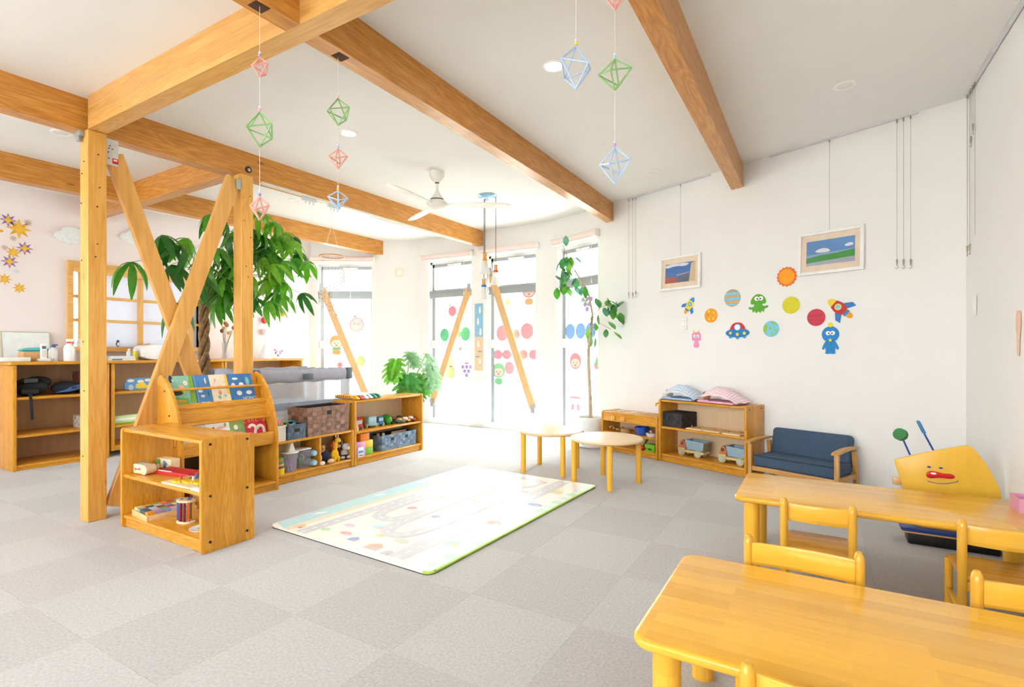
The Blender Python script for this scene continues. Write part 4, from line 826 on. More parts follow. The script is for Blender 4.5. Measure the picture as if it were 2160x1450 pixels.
wst(F_W, WS(-3.60), 1.70, [(circ(.035, 12), '#fbe0a0', 0)], 'fruit_sticker', 'pale yellow dot sticker near the brace top')
PS = lambda s: -.922 - s
for s, lb in ((-4.71, 'beside the window latch'), (-4.53, 'in the middle of three'), (-4.36, 'behind the tree trunk')): wst(F_P, PS(s), 1.29, [(circ(.075, 18, 0, 0, .9, 1), '#86b6ea', 0)], 'paper_round', 'blue paper round ' + lb, 'row of blue rounds')
wst(F_P, PS(-4.62), .86, face('#ec96a2', '#fde4d0', '#e8eaee') + [(smoothpoly([(-.06, -.1), (.06, -.1), (.075, -.3), (-.075, -.3)], 1), '#e9ebf0', 0), ([(-.075, -.29), (.075, -.29), (.075, -.31), (-.075, -.31)], '#e8a0b0', 1), ([(-.05, -.36), (-.02, -.36), (-.02, -.42), (-.06, -.42)], '#e59aaa', 0), ([(.05, -.36), (.02, -.36), (.02, -.42), (.06, -.42)], '#e59aaa', 0)], 'child_sticker', 'tall apple-capped child sticker in a white apron')
wst(F_P, PS(-4.42), 1.60, gp, 'grape_sticker', 'violet grape sticker behind the slender tree')
wst(F_P, PS(-4.26), .75, [(circ(.04, 12, 0, .1), '#f0a0a8', 0), ([(-.03, .05), (.03, .05), (.035, -.2), (-.035, -.2)], '#eef0e8', 0), ([(-.03, .1), (.03, .1), (.0, .2)], '#8ac48c', 1)], 'child_sticker', 'narrow child sticker beside the slender tree trunk')
QS = lambda s: 1.605 - s
wst(F_Q, QS(.66), 1.44, [(circ(.085, 20), '#f4a8b4', 0), (circ(.075, 20), '#f6f0f2', 1), (circ(.02, 8, -.02, .095, 1.4, .5), '#8ac48c', 1), (circ(.006, 6, -.02, .01), '#c86a78', 2), (circ(.006, 6, .02, .01), '#c86a78', 2)], 'apple_sticker', 'pale apple face sticker on the window behind the cot')
wst(F_Q, QS(.36), 1.12, face('#f5a860', '#fdeee4', '#f0a858') + [(circ(.06, 12, 0, -.03, 1, .25), '#6cc29a', 2)], 'child_sticker', 'orange-capped child sticker above the cot')
wst(F_Q, QS(.41), .84, [(star(7, .06, .025), '#ef8f9e', 0)], 'leaf_sticker', 'pink maple leaf sticker above the cot')
wst(F_Q, QS(.72), .90, [(circ(.06, 14, 0, 0, .9, 1.1), '#bfe096', 0)], 'pear_sticker', 'green pear sticker beside the sloping brace')
# bath poster between the two windows
bp_ = thing('bath_poster', 'narrow blue and tan animal bath poster between two windows', 'poster', (-4.015, 5.945, 1.24)); PW, PH = .065, .46
MB().box(-PW, PW, -.002, 0, 0, PH).build('blue_half', mat('#8ec2e0', .7), bp_, 0); MB().box(-PW, PW, -.002, 0, -PH, 0).build('tan_half', mat('#edc9a4', .7), bp_, 0)
for x, z in ((.02, .36), (-.01, .2), (.03, .06), (-.005, -.11), (.02, -.36)):
    MB().prism(circ(.03, 12, x, z, .6, 1.2), -.0032, -.002, 'y').prism(circ(.014, 10, x, z + .045), -.0032, -.002, 'y').build('animal_print', mat('#f6f3ee', .7), bp_, 0)
for x, z in ((.02, -.2), (-.02, -.27)): MB().prism(circ(.03, 12, x, z, 1.2, .3), -.0032, -.002, 'y').build('tub_print', mat('#6fa8cc', .7), bp_, 0)
MB().prism(circ(.012, 8, .02, -.38, .8, 1.6), -.0036, -.0032, 'y').build('green_print', mat('#7cb88a', .7), bp_, 0)

# ================================================================ plants
def leaf_blade(path_len, width, droop, fold=.12, n=6):
    """single leaf along +x from the origin, drooping; two quads wide with a fold"""
    mb = MB(); vs = []
    for i in range(n + 1):
        u = i / n; w = width * math.sin(PI * min(1, u * .96 + .02)) ** .75; x = path_len * u * (1 - .25 * droop * u); z = -droop * path_len * u * u * .8
        vs += [(x, -w / 2, z - fold * w), (x, 0, z), (x, w / 2, z - fold * w)]
    fs = []
    for i in range(n):
        for j in (0, 1): a = i * 3 + j; fs.append((a, a + 1, a + 4, a + 3))
    return vs, fs
def palmate(n, ln, wd, droop, spread):
    mb = MB()
    for k in range(n):
        vs, fs = leaf_blade(ln * random.uniform(.75, 1.05), wd, droop + random.uniform(-.2, .25))
        M_ = Matrix.Rotation(spread * (k - (n - 1) / 2) + random.uniform(-.1, .1), 4, 'Z') @ Matrix.Rotation(random.uniform(.1, .35), 4, 'Y'); o = len(mb.v)
        mb.add(vs, fs).xf(M_, o)
    return mb
# money tree: braided trunk, palmate leaves
px_, py_ = -4.32, 2.40
mt = thing('braided_money_tree', 'tall money tree with a braided trunk and drooping palmate leaves', 'potted tree', (px_, py_, 0))
MB().lathe([(0, 0), (.13, 0), (.16, .3), (.17, .3), (.17, .33), (.15, .33), (.145, .29), (0, .29)], n=28).build('pot', mat('#e9e6df', .5), mt); MB().lathe([(0, .295), (.147, .295)], n=24).build('soil', mat('#4d3b2c', .95, bump=.6), mt)
BARK = mat('#8a6a48', .85, var=.4, vs=30, bump=.6)
for k in range(3):
    pts = []
    for i in range(33): u = i / 32; a = 2 * PI * (k / 3 + u * 2.6); r = .03 - .006 * u; pts.append((r * math.cos(a), r * math.sin(a), .28 + 1.16 * u))
    MB().tube(pts, .02, 8, radii=[.024 - .006 * i / 32 for i in range(33)]).build('trunk_strand', BARK, mt)
random.seed(21)
clusters = []   # (target, size): hand-set from the photograph, then scattered infill
TG = [(.23, -.62, 1.62), (.25, -.44, 1.84), (.22, -.36, 1.64), (.26, -.30, 1.78), (.2, -.23, 1.86), (.24, -.2, 1.58), (.22, -.14, 1.66), (.25, -.33, 1.36), (.1, -.05, 1.72), (.02, .1, 1.86), (0, .18, 1.62), (-.05, .25, 2.0), (-.08, .35, 2.06), (-.1, .42, 1.82),
      (-.12, .5, 2.12), (-.05, .55, 1.86), (-.15, .62, 1.95), (-.1, .7, 2.1), (-.12, .75, 1.83), (-.15, .84, 2.12), (-.1, .90, 1.9), (-.2, .95, 2.1), (-.15, 1.02, 2.0), (-.05, .62, 1.66), (-.1, .75, 1.56), (-.2, .45, 1.6), (0, .35, 1.5), (-.05, .15, 1.42), (.05, .28, 1.75), (-.15, .3, 1.86), (-.1, .58, 1.98), (-.05, .45, 1.68), (-.2, .8, 1.7), (-.02, .66, 2.2), (-.15, 1.0, 2.14), (-.02, .5, 2.25)]
for _ in range(26): TG.append((random.uniform(-.25, .12), random.uniform(.12, 1.02), random.uniform(1.66, 2.2) if random.random() < .8 else random.uniform(1.45, 1.66)))
top = Vector((0, .0, 1.42)); LG = ['#4f9a2c', '#6cb832', '#357a30', '#8ccc3e']
for k, tg in enumerate(TG):
    tg = Vector(tg); mid = top.lerp(tg, .5) + Vector((0, 0, .16)); tip = tg + Vector((0, 0, .04))
    path = [top + Vector((random.uniform(-.015, .015), random.uniform(-.015, .015), -.02)), top.lerp(mid, .5) + Vector((0, 0, .06)), mid, mid.lerp(tip, .6) + Vector((0, 0, .03)), tip]
    st_ = MB().tube(path, .003, 5, radii=[.006, .004, .003, .0022, .0018]).build('stem', mat('#5f8a3a', .6), mt)
    yaw = random.uniform(0, 2 * PI); big = tg.y < -.1
    lf = palmate(random.choice((5, 6, 7)), (.225 if big else .21), (.055 if big else .056), 1.1, 2 * PI / 6.3)
    c = LG[2] if big and k % 2 else LG[k % 4] if tg.y > .3 else LG[k % 3]
    lf.xf(Matrix.Translation(tip) @ Matrix.Rotation(yaw, 4, 'Z') @ Matrix.Rotation(random.uniform(.25, .7), 4, 'Y')); lf.build('palmate_leaf', leafmat(c), mt)
# monstera
ms = thing('monstera_plant', 'potted monstera with big split leaves by the bay wall', 'potted plant', (-4.30, 4.78, 0))
MB().lathe([(0, 0), (.12, 0), (.15, .25), (.155, .25), (.155, .28), (.14, .28), (.135, .25), (0, .25)], n=24).build('pot', mat('#efeeea', .5), ms)
def monstera(sz):
    """split leaf along +x: a central blade and curved fingers either side of the midrib"""
    mb = MB(); Lf = sz * 1.35; z = lambda x, y: -.30 * (x * x * .5 + y * y) / sz
    def strip(c, wid):
        vs = []; n = len(c)
        for k in range(n):
            a_ = Vector(c[max(k - 1, 0)]); b_ = Vector(c[min(k + 1, n - 1)]); t_ = (b_ - a_).normalized(); q = Vector((-t_.y, t_.x)) * wid[k] / 2; m_ = Vector(c[k])
            for w_ in (m_ + q, m_ - q): vs.append((w_.x, w_.y, z(w_.x, w_.y)))
        mb.add(vs, [(2 * k, 2 * k + 1, 2 * k + 3, 2 * k + 2) for k in range(n - 1)])
    strip([(-.12 * sz, 0), (0, 0), (Lf * .3, 0), (Lf * .6, 0), (Lf * .88, 0), (Lf, 0)], [sz * .18, sz * .8, sz * .9, sz * .7, sz * .28, sz * .01])
    for s_ in (-1, 1):
        for i in range(6):
            u = i / 5; x0 = Lf * (-.06 + .86 * u); ln = sz * (.62 * math.sin(PI * (.18 + .66 * u)) + .08); w0 = Lf * .165; ang = 1.9 - 1.25 * u
            c = [(x0 + ln * k / 4 * math.cos(ang - .25 * k / 4), s_ * (ln * k / 4 * math.sin(ang - .25 * k / 4) + sz * .08)) for k in range(5)]
            strip(c, [w0 * 1.1, w0 * 1.05, w0, w0 * .85, w0 * .35])
    return mb
random.seed(3)
for k, (x, y, z, sz, yaw, pit, c) in enumerate(((.12, -.30, .93, .20, -1.2, .9, '#6fb43a'), (.18, -.16, .75, .24, -.9, 1.05, '#4f9a4c'), (.1, .0, 1.02, .18, -.5, .6, '#7fae7a'), (.12, .18, .74, .19, -.4, .95, '#63a83e'), (.16, .30, .86, .23, -.2, 1.1, '#8fb88c'), (.05, .38, 1.0, .17, 0., .8, '#86b482'), (.2, -.26, .62, .14, -1.4, 1.1, '#5a9c44'), (.14, .08, .62, .15, -.8, 1.0, '#569a3c'))):
    tip = Vector((x, y, z)); MB().tube([(0, 0, .25), (x * .3, y * .4, z * .7), (x * .8, y * .9, z + .01), tip], .006, 6, radii=[.009, .007, .006, .004]).build('stem', mat('#8fae62', .6), ms)
    monstera(sz).xf(Matrix.Translation(tip) @ Matrix.Rotation(yaw, 4, 'Z') @ Matrix.Rotation(pit, 4, 'Y')).build('split_leaf', leafmat(c, .4), ms)
# slender tree in the white pot
tx, ty, _ = pic(-4.05, 4.15)
fk = thing('slender_potted_tree', 'slender bare-stemmed tree with small leaves in a white pot', 'potted tree', (tx, ty, 0))
MB().lathe([(0, .02), (.115, .02), (.145, .30), (.155, .302), (.157, .322), (.148, .325), (.138, .32), (.134, .29), (0, .29)], n=32).build('pot', mat('#f1f1ef', .35), fk)
MB().lathe([(.14, 0), (.165, .004), (.175, .02), (.167, .022), (0, .018)], n=32).build('saucer', mat('#efeeea', .4), fk); MB().lathe([(0, .293), (.135, .293)], n=24).build('soil', mat('#8d8479', .95, bump=.5), fk)
TB = mat('#c9b59a', .8, var=.2, vs=25, bump=.4)
Rv = Vector((.8626, .5058, 0))                       # sideways axis of the crown
def F_(a, z, d=0.): v = Rv * a + Vector((.5058, -.8626, 0)) * d; return (v.x, v.y, z)
trunk = [F_(.0, .28), F_(-.005, .5), F_(-.02, .8), F_(-.025, 1.05), F_(0.0, 1.25), F_(.02, 1.45), F_(-.02, 1.66), F_(-.13, 1.86), F_(-.22, 2.0), F_(-.28, 2.14), F_(-.31, 2.22)]
MB().tube(trunk, .02, 8, radii=[.024, .021, .019, .018, .016, .014, .011, .009, .007, .005, .003]).build('trunk', TB, fk)
MB().tube([F_(.02, 1.4), F_(.1, 1.52), F_(.2, 1.56, .1), F_(.26, 1.5, .14)], .005, 6).build('branch', TB, fk); MB().tube([F_(.02, 1.3), F_(.08, 1.36), F_(.2, 1.28, .12)], .004, 6).build('branch', TB, fk)
random.seed(9)
def oval_leaf(sz):
    vs, fs = leaf_blade(sz, sz * .62, .5, .1, 5); return MB().add(vs, fs)
pts = [(random.gauss(-.27, .08), random.uniform(1.72, 2.12)) for _ in range(30)] + [(random.gauss(-.14, .06), random.uniform(1.6, 1.85)) for _ in range(9)] + [(random.gauss(.2, .08), random.uniform(1.44, 1.62)) for _ in range(14)] + [(random.gauss(.02, .05), random.uniform(1.18, 1.45)) for _ in range(8)] + [(.22, 1.25), (-.28, 2.3), (.3, 1.42), (.16, 1.36)]
for k, (a, z) in enumerate(pts):
    lf = oval_leaf(random.uniform(.095, .15)); d = random.uniform(.10, .2) if a > .08 else random.uniform(-.05, .08)
    lf.xf(Matrix.Translation(F_(a, z, d)) @ Matrix.Rotation(random.uniform(0, 2 * PI), 4, 'Z') @ Matrix.Rotation(random.uniform(.2, 1.3), 4, 'Y')); lf.build('leaf', leafmat(['#4f9a34', '#6cae3a', '#58987a', '#3f8446'][k % 4], .35), fk)

# ================================================================ toys and small things
def at_frame(loc, rz):
    c, s = math.cos(rz), math.sin(rz)
    return lambda x, y, z=0.: (loc[0] + c * x - s * y, loc[1] + s * x + c * y, z)
A_CAB = at_frame((-3.565, 1.49), 0); A_L1 = at_frame((-3.6, 2.512), PI / 2); A_L2 = at_frame((-3.6, 3.337), PI / 2); A_R2 = at_frame(pic(-3.117, 4.105), PIC_A); A_KT = at_frame(pic(-3.85, 4.105), PIC_A)
A_RK = at_frame((-3.50, 1.80), PI / 2); A_WS = at_frame((-5.98, 1.70), PI / 2)
H2 = PI / 2
# ---- picture books on the rack
def book(label, x, y, z, w, h, lean, cover, pics, words=None):
    t = thing('picture_book', label, 'book', A_RK(x, y, z), rot=(-lean, 0, H2))
    MB().rbox(0, w, -.009, -.001, 0, h, .001, 1).build('cover', mat(cover, .35, var=.12, vs=30), t); MB().box(.002, w - .003, -.0078, -.0022, .001, h - .001).build('pages', mat('#f6f2e8', .7), t, 0)
    for pl, c in pics: MB().prism([(a * w, b * h) for a, b in pl], -.0098, -.009, 'y').build('cover_print', mat(c, .4, var=.1, vs=60), t, 0)
    for txt, sx, sz, size, c in (words or []): lettering(txt, size, mat(c, .5), t, (sx * w, -.0098, sz * h), (H2, 0, 0))
C_ = lambda r, x, y, sx=1, sy=1: circ(r, 12, x, y, sx, sy)
UP = .385
book('green picture book with flowers and animals, upper tier', .026, .166, .672, .165, .215, UP, '#8cc4b0', [(C_(.09, .15, .9, .8, 1.4), '#22262a'), (C_(.07, .2, .86, .6, .8), '#f4f4f2'), (C_(.1, .5, .6), '#f0b8a0'), (C_(.09, .68, .75), '#f2e3b8'), ([(.75, .1), (1, .1), (1, 1), (.85, 1)], '#7fae3c'), (C_(.2, .3, .44, 1.2, .45), '#2c2e26'), (C_(.08, .55, .5), '#a8d82a'), ([(.05, .04), (.7, .04), (.7, .24), (.05, .3)], '#5aa84a'), ([(.1, .1), (.6, .1), (.6, .2), (.1, .22)], '#f2b43a'), (C_(.06, .85, .45), '#e2b03a')])
book('narrow blue picture book with white birds, upper tier', .195, .164, .672, .104, .215, UP, '#4583bd', [(C_(.1, .3, .45, 1.6, .5), '#eef0f2'), (C_(.08, .75, .8, .7, 1.4), '#f0ece0'), (C_(.09, .4, .28, 1.5, .5), '#e8d2c8'), (C_(.06, .8, .35, .7, 1.4), '#2f6a5a'), ([(.1, 0), (.03, 0), (.03, 1), (.1, 1)], '#6aa0d0'), ([(.2, .05), (.48, .05), (.48, .075), (.2, .075)], '#f4f6f8'), ([(.54, .05), (.76, .05), (.76, .075), (.54, .075)], '#f4f6f8')])
book('cream picture book with small pastel figures, upper tier', .302, .163, .672, .13, .215, UP, '#efdcc0', [(C_(.07, .3, .8), '#c9b4c0'), (C_(.1, .5, .6, 1.5, .6), '#e6d8e4'), (C_(.08, .45, .35), '#d49a70'), ([(.85, .3), (1, .25), (1, 1), (.88, 1)], '#e9c23c'), ([(.3, .15), (.45, .15), (.45, .25), (.3, .25)], '#6cb89a'), ([(.65, .2), (.8, .2), (.8, .28), (.65, .28)], '#7cc0a0')])
book('wide blue picture book of swans, upper tier', .435, .165, .672, .19, .215, UP, '#3c78b4', [(C_(.07, .3, .82, 1.7, .6), '#f3f1ee'), (C_(.1, .78, .72, .8, 1.5), '#7cc4cc'), (C_(.08, .18, .58, 1, 1.2), '#eceaea'), (C_(.08, .5, .6, 1.2, 1), '#eef0ee'), (C_(.09, .35, .3, 1.2, 1), '#e8ecea'), (C_(.09, .75, .3, 1.4, .8), '#f2ece4')], [('HONO', .72, .09, .034, '#dfe6ea')])
LO = .30
book('pale blue picture book half hidden in the lower tier', .05, .082, .366, .17, .18, LO, '#cfe2ee', [(C_(.1, .5, .7), '#9ac2dc')])
book('white picture book with a bird in the lower tier', .22, .080, .366, .17, .18, LO, '#f2f0ec', [(C_(.1, .6, .8, 1.8, .5), '#f0b4b8'), (C_(.07, .8, .88, .7, 1.2), '#c9a23a'), (C_(.05, .3, .8), '#6a2f2a')])
book('green picture book with ladybird in the lower tier', .385, .079, .366, .112, .185, LO, '#8fb25a', [(C_(.14, .4, .72, 1, .7), '#f2eef0'), (C_(.12, .6, .5, 1.2, .7), '#d890c4'), (C_(.06, .4, .9), '#e8853c')])
bk = book('red picture book with yellow title and white shapes in the lower tier', .50, .078, .366, .165, .19, LO, '#d02a44', [], [('ころりん・ば!', .5, .87, .030, '#f6d53a')])
rb = [o for o in bpy.data.objects if o.get('label', '').startswith('red picture book')][0]
def arch(cx, cz, r, th, a0, a1, leg): 
    pts = [(cx + r * math.cos(a0 + (a1 - a0) * i / 12), -.0098, cz + r * math.sin(a0 + (a1 - a0) * i / 12)) for i in range(13)] + leg
    MB().tube(pts, th, 6).xf(Matrix.Diagonal((1, .1, 1, 1)) ).xf(Matrix.Translation((0, -.009, 0))).build('worm_print', mat('#f6efe0', .5), rb)
arch(.052, .108, .026, .011, 2.9, -.3, [(.066, -.0098, .07)]); arch(.115, .098, .026, .011, PI, 0, [(.141, -.0098, .07)])
# ---- toys on the near shelf
t = thing('wooden_roller_toy', 'natural wood roller toy with a red dog print', 'wooden toy', A_CAB(.11, .075, .315), .15); W1 = wood('#efd9b2', '#e2c595', 'x', .5, 6)
MB().rbox(-.05, .03, -.028, .028, .004, .06, .006).build('block', W1, t); MB().prism(smoothpoly([(-.042, .045), (-.03, .035), (.0, .034), (.02, .045), (.018, .02), (.01, .028), (-.025, .028), (-.03, .018)], 1), -.0288, -.028, 'y').build('dog_print', mat('#c8433a', .5), t, 0); MB().cyl((.045, -.03, .03), (.045, .03, .03), .028, n=20).build('wheel', W1, t)
MB().box(-.04, .02, -.02, .02, .06, .0605).build('blue_print', mat('#9cc6d6', .5), t, 0)
t = thing('wooden_animal_car', 'wooden animal car with a blue quarter wheel print', 'wooden toy', A_CAB(.085, .225, .315), .1)
MB().rbox(-.07, .07, -.03, .03, .006, .065, .006).build('block', W1, t); MB().prism([(.0, .01)] + [(.0 + .045 * math.cos(a), .01 + .045 * math.sin(a)) for a in [PI * .5 * i / 8 for i in range(9)]], -.0308, -.03, 'y').build('blue_print', mat('#3f86b8', .5), t, 0)
MB().box(-.07, -.03, -.0306, -.03, .02, .06).build('green_print', mat('#5c9a5a', .5), t, 0); MB().rbox(-.0725, -.07, -.03, .03, .006, .065, .001).build('red_end', mat('#c23a3c', .5), t)
for x in (-.045, .045): MB().cyl((x, -.034, .016), (x, .034, .016), .016, n=14).build('axle_wheel', W1, t)
t = thing('red_drawing_board', 'flat red plastic board on the near shelf', 'toy', A_CAB(.30, .18, .315), .12); RED = mat('#d8262a', .35)
MB().prism(rrect(-.155, .155, -.055, .055, .012), .001, .02, 'z', .004, 2).build('board', RED, t); MB().prism(rrect(-.14, .14, -.042, .042, .01), .0205, .022, 'z').build('dotted_field', mat('#c41f26', .6, bump=.8, vs=20), t); MB().rbox(-.12, .0, -.05, -.046, .02, .024, .001).build('slider', WHITE, t)
t = thing('gear_puzzle', 'wooden board with yellow and blue toy gears', 'puzzle', A_CAB(.60, .088, .315), .03)
MB().rbox(-.145, .125, -.08, .085, .0, .012, .003).build('board', W1, t)
for k, (x, y, r, c) in enumerate(((-.06, -.02, .045, '#f2c822'), (.02, .0, .045, '#f0c21e'), (-.03, .045, .04, '#2f6fc0'), (.05, .055, .04, '#3a7cc8'), (.09, .01, .045, '#f2c822'), (.11, .055, .035, '#e0562c'))):
    g_ = MB().prism(star(14, r, r * .82), .012, .022, 'z').build('gear', mat(c, .4), t, 0); MB().cyl((x * 0, y * 0, .022), (0, 0, .042), .007, n=8).build('peg', mat(['#c23a44', '#e8d8c8', '#4a72b8'][k % 3], .4), g_); g_.location = (x, y, 0)
t = thing('picture_puzzle', 'small pale puzzle tray with green shapes', 'puzzle', A_CAB(.782, .05, .315), .0)
MB().rbox(-.046, .046, -.042, .042, 0, .014, .003).build('tray', mat('#eef0e4', .5), t); MB().prism(circ(.014, 9, -.022, 0, 1.4, .8), .014, .017, 'z').build('green_piece', mat('#7ab84a', .5), t, 0); MB().prism(circ(.012, 9, .024, .01), .014, .017, 'z').build('beige_piece', mat('#d8c8a0', .5), t, 0)
# block tray: every cube its own thing
tw, tl, cs = .225, .262, .0405; tr_ = math.radians(-6); T0 = A_CAB(.20, .148, .075)
t = thing('block_tray', 'shallow wooden tray filled with coloured cubes', 'tray', T0, tr_); TW = wood('#ecc58a', '#dcae6c', 'x', .45, 6)
MB().box(-tw / 2, tw / 2, -tl / 2, tl / 2, .0, .006).build('base', TW, t, 0)
for (a, b, c, d) in ((-tw / 2, tw / 2, -tl / 2, -tl / 2 + .007), (-tw / 2, tw / 2, tl / 2 - .007, tl / 2), (-tw / 2, -tw / 2 + .007, -tl / 2 + .007, tl / 2 - .007), (tw / 2 - .007, tw / 2, -tl / 2 + .007, tl / 2 - .007)): MB().rbox(a, b, c, d, .006, .034, .002).build('rim', TW, t)
CC = [('amber', '#ee9d3a'), ('dark teal', '#2f6f78'), ('plum', '#6f5160'), ('sea green', '#8cb8ac'), ('cream yellow', '#ecd88a'), ('lavender', '#a79ac0'), ('rose', '#dcb4bc'), ('pale aqua', '#b4d4d2'), ('navy', '#2d4a62'), ('orange', '#eea23c'), ('mauve', '#9a9ac0'), ('leaf green', '#62a83e'), ('wine red', '#a03048'), ('pale mint', '#bcd8d0'), ('olive green', '#9cb044'), ('mist lilac', '#c8bcd0'), ('scarlet', '#cc2f34'), ('sky blue', '#7f9cc8'), ('coral', '#dd6f52'), ('tangerine', '#ec9455'), ('slate blue', '#8fa2b4'), ('grass', '#a8b84a'), ('straw', '#efdc9a'), ('moss', '#8aa83a'), ('crimson', '#c8403c'), ('powder pink', '#e2c8cc'), ('lime', '#b8cc3a'), ('deep green', '#2f5f4a'), ('sand', '#e8d2a0'), ('steel', '#7a90a8')]
cube_me = {}
nx, ny = 5, 6; k = 0; Rz = Matrix.Rotation(tr_, 3, 'Z')
for j in range(ny):
    for i in range(nx):
        nm, c = CC[k % 30]; k += 1
        x = -tw / 2 + .0095 + cs * (nx - 1 - i + .5); y = -tl / 2 + .009 + cs * (j + .5); v = Rz @ Vector((x, y, 0))
        one('toy_cube', MB().rbox(-cs / 2 + .0004, cs / 2 - .0004, -cs / 2 + .0004, cs / 2 - .0004, .0065, .0065 + cs, .002, 1), mat(c, .55, var=.1, vs=40), nm + ' wooden cube in the block tray', 'toy block', (T0[0] + v.x, T0[1] + v.y, T0[2]), tr_, 'cubes in the block tray')
t = thing('rain_roller', 'upright wooden roller toy with coloured bars between two discs', 'wooden toy', A_CAB(.485, .12, .075), .2)
for z in (0, .118): MB().prism(circ(.055, 28, 0, 0, 1, .72), z, z + .013, 'z', .004, 2).build('disc', W1, t)
for k, (x, y, c) in enumerate(((-.038, -.015, '#1f4f9c'), (-.005, -.03, '#7a1f26'), (.02, -.028, '#7a1f26'), (.034, -.01, '#c8642c'), (.04, .012, '#e0a03c'), (0, .03, '#3a6a3a'), (-.035, .018, '#c8b8a0'))):
    MB().rbox(x - .008, x + .008, y - .005, y + .005, .012, .119, .002).build('bar', mat(c, .45), t)
for x, y in ((-.02, -.01), (.02, .01), (0, .02), (.03, -.008)): MB().cyl((x, y, .131), (x, y, .1335), .008, n=10).build('peg', mat('#2f6fc0', .4), t)
t = thing('shape_bowl', 'white oval toy dish with green pieces', 'toy dish', A_CAB(.70, .09, .075), .3)
MB().lathe([(0, .002), (.045, .002), (.06, .012), (.062, .016), (.055, .013), (.042, .007), (0, .006)], n=24).build('dish', WHITE, t); MB().rbox(-.02, .025, -.008, .006, .008, .016, .003).build('green_piece', mat('#2f7a52', .4), t); MB().rbox(-.01, .02, .01, .018, .008, .016, .003).build('green_piece', mat('#3f8a5a', .4), t)
t = thing('rocking_clown', 'half-round red chequered rocking toy', 'wooden toy', A_CAB(.775, .10, .075), .3)
MB().prism([(.05 * math.cos(PI + PI * i / 16), .055 + .055 * math.sin(PI + PI * i / 16)) for i in range(17)] + [(.03, .085), (-.03, .085)], -.012, .012, 'y', .003, 2).build('body', mat('#c22f34', .45), t)
MB().box(-.02, .0, -.0128, -.012, .045, .075).build('grey_print', mat('#8a7a9a', .5), t, 0); MB().prism([(.03 * math.cos(PI + PI * i / 10), .04 + .03 * math.sin(PI + PI * i / 10)) for i in range(11)], -.0128, -.012, 'y').build('orange_print', mat('#e0622c', .5), t, 0)
# houses blocks in the book rack base
for k, (y, c1, lab) in enumerate(((.15, '#e8e2d8', 'white toy house block with blue windows in the rack base'), (.25, '#e0c8a8', 'tan toy house block with blue windows in the rack base'), (.35, '#cfe6e8', 'pale blue toy house block in the rack base'))):
    t = thing('house_block', lab, 'toy block', A_RK(y, .1, .07), H2); MB().rbox(-.035, .035, -.02, .02, 0, .17 + .015 * k, .003).build('block', mat(c1, .5), t)
    for r_ in range(4):
        for q in (-.018, .006): MB().box(q, q + .014, -.0208, -.02, .025 + r_ * .036, .045 + r_ * .036).build('window_print', mat('#3f6a9a', .5), t, 0)
one('teal_cup', MB().lathe([(0, 0), (.03, 0), (.034, .11), (.031, .11), (.027, .004), (0, .004)], n=20), mat('#2fb8b4', .35), 'teal plastic cup in the rack base', 'cup', A_RK(.43, .06, .07))
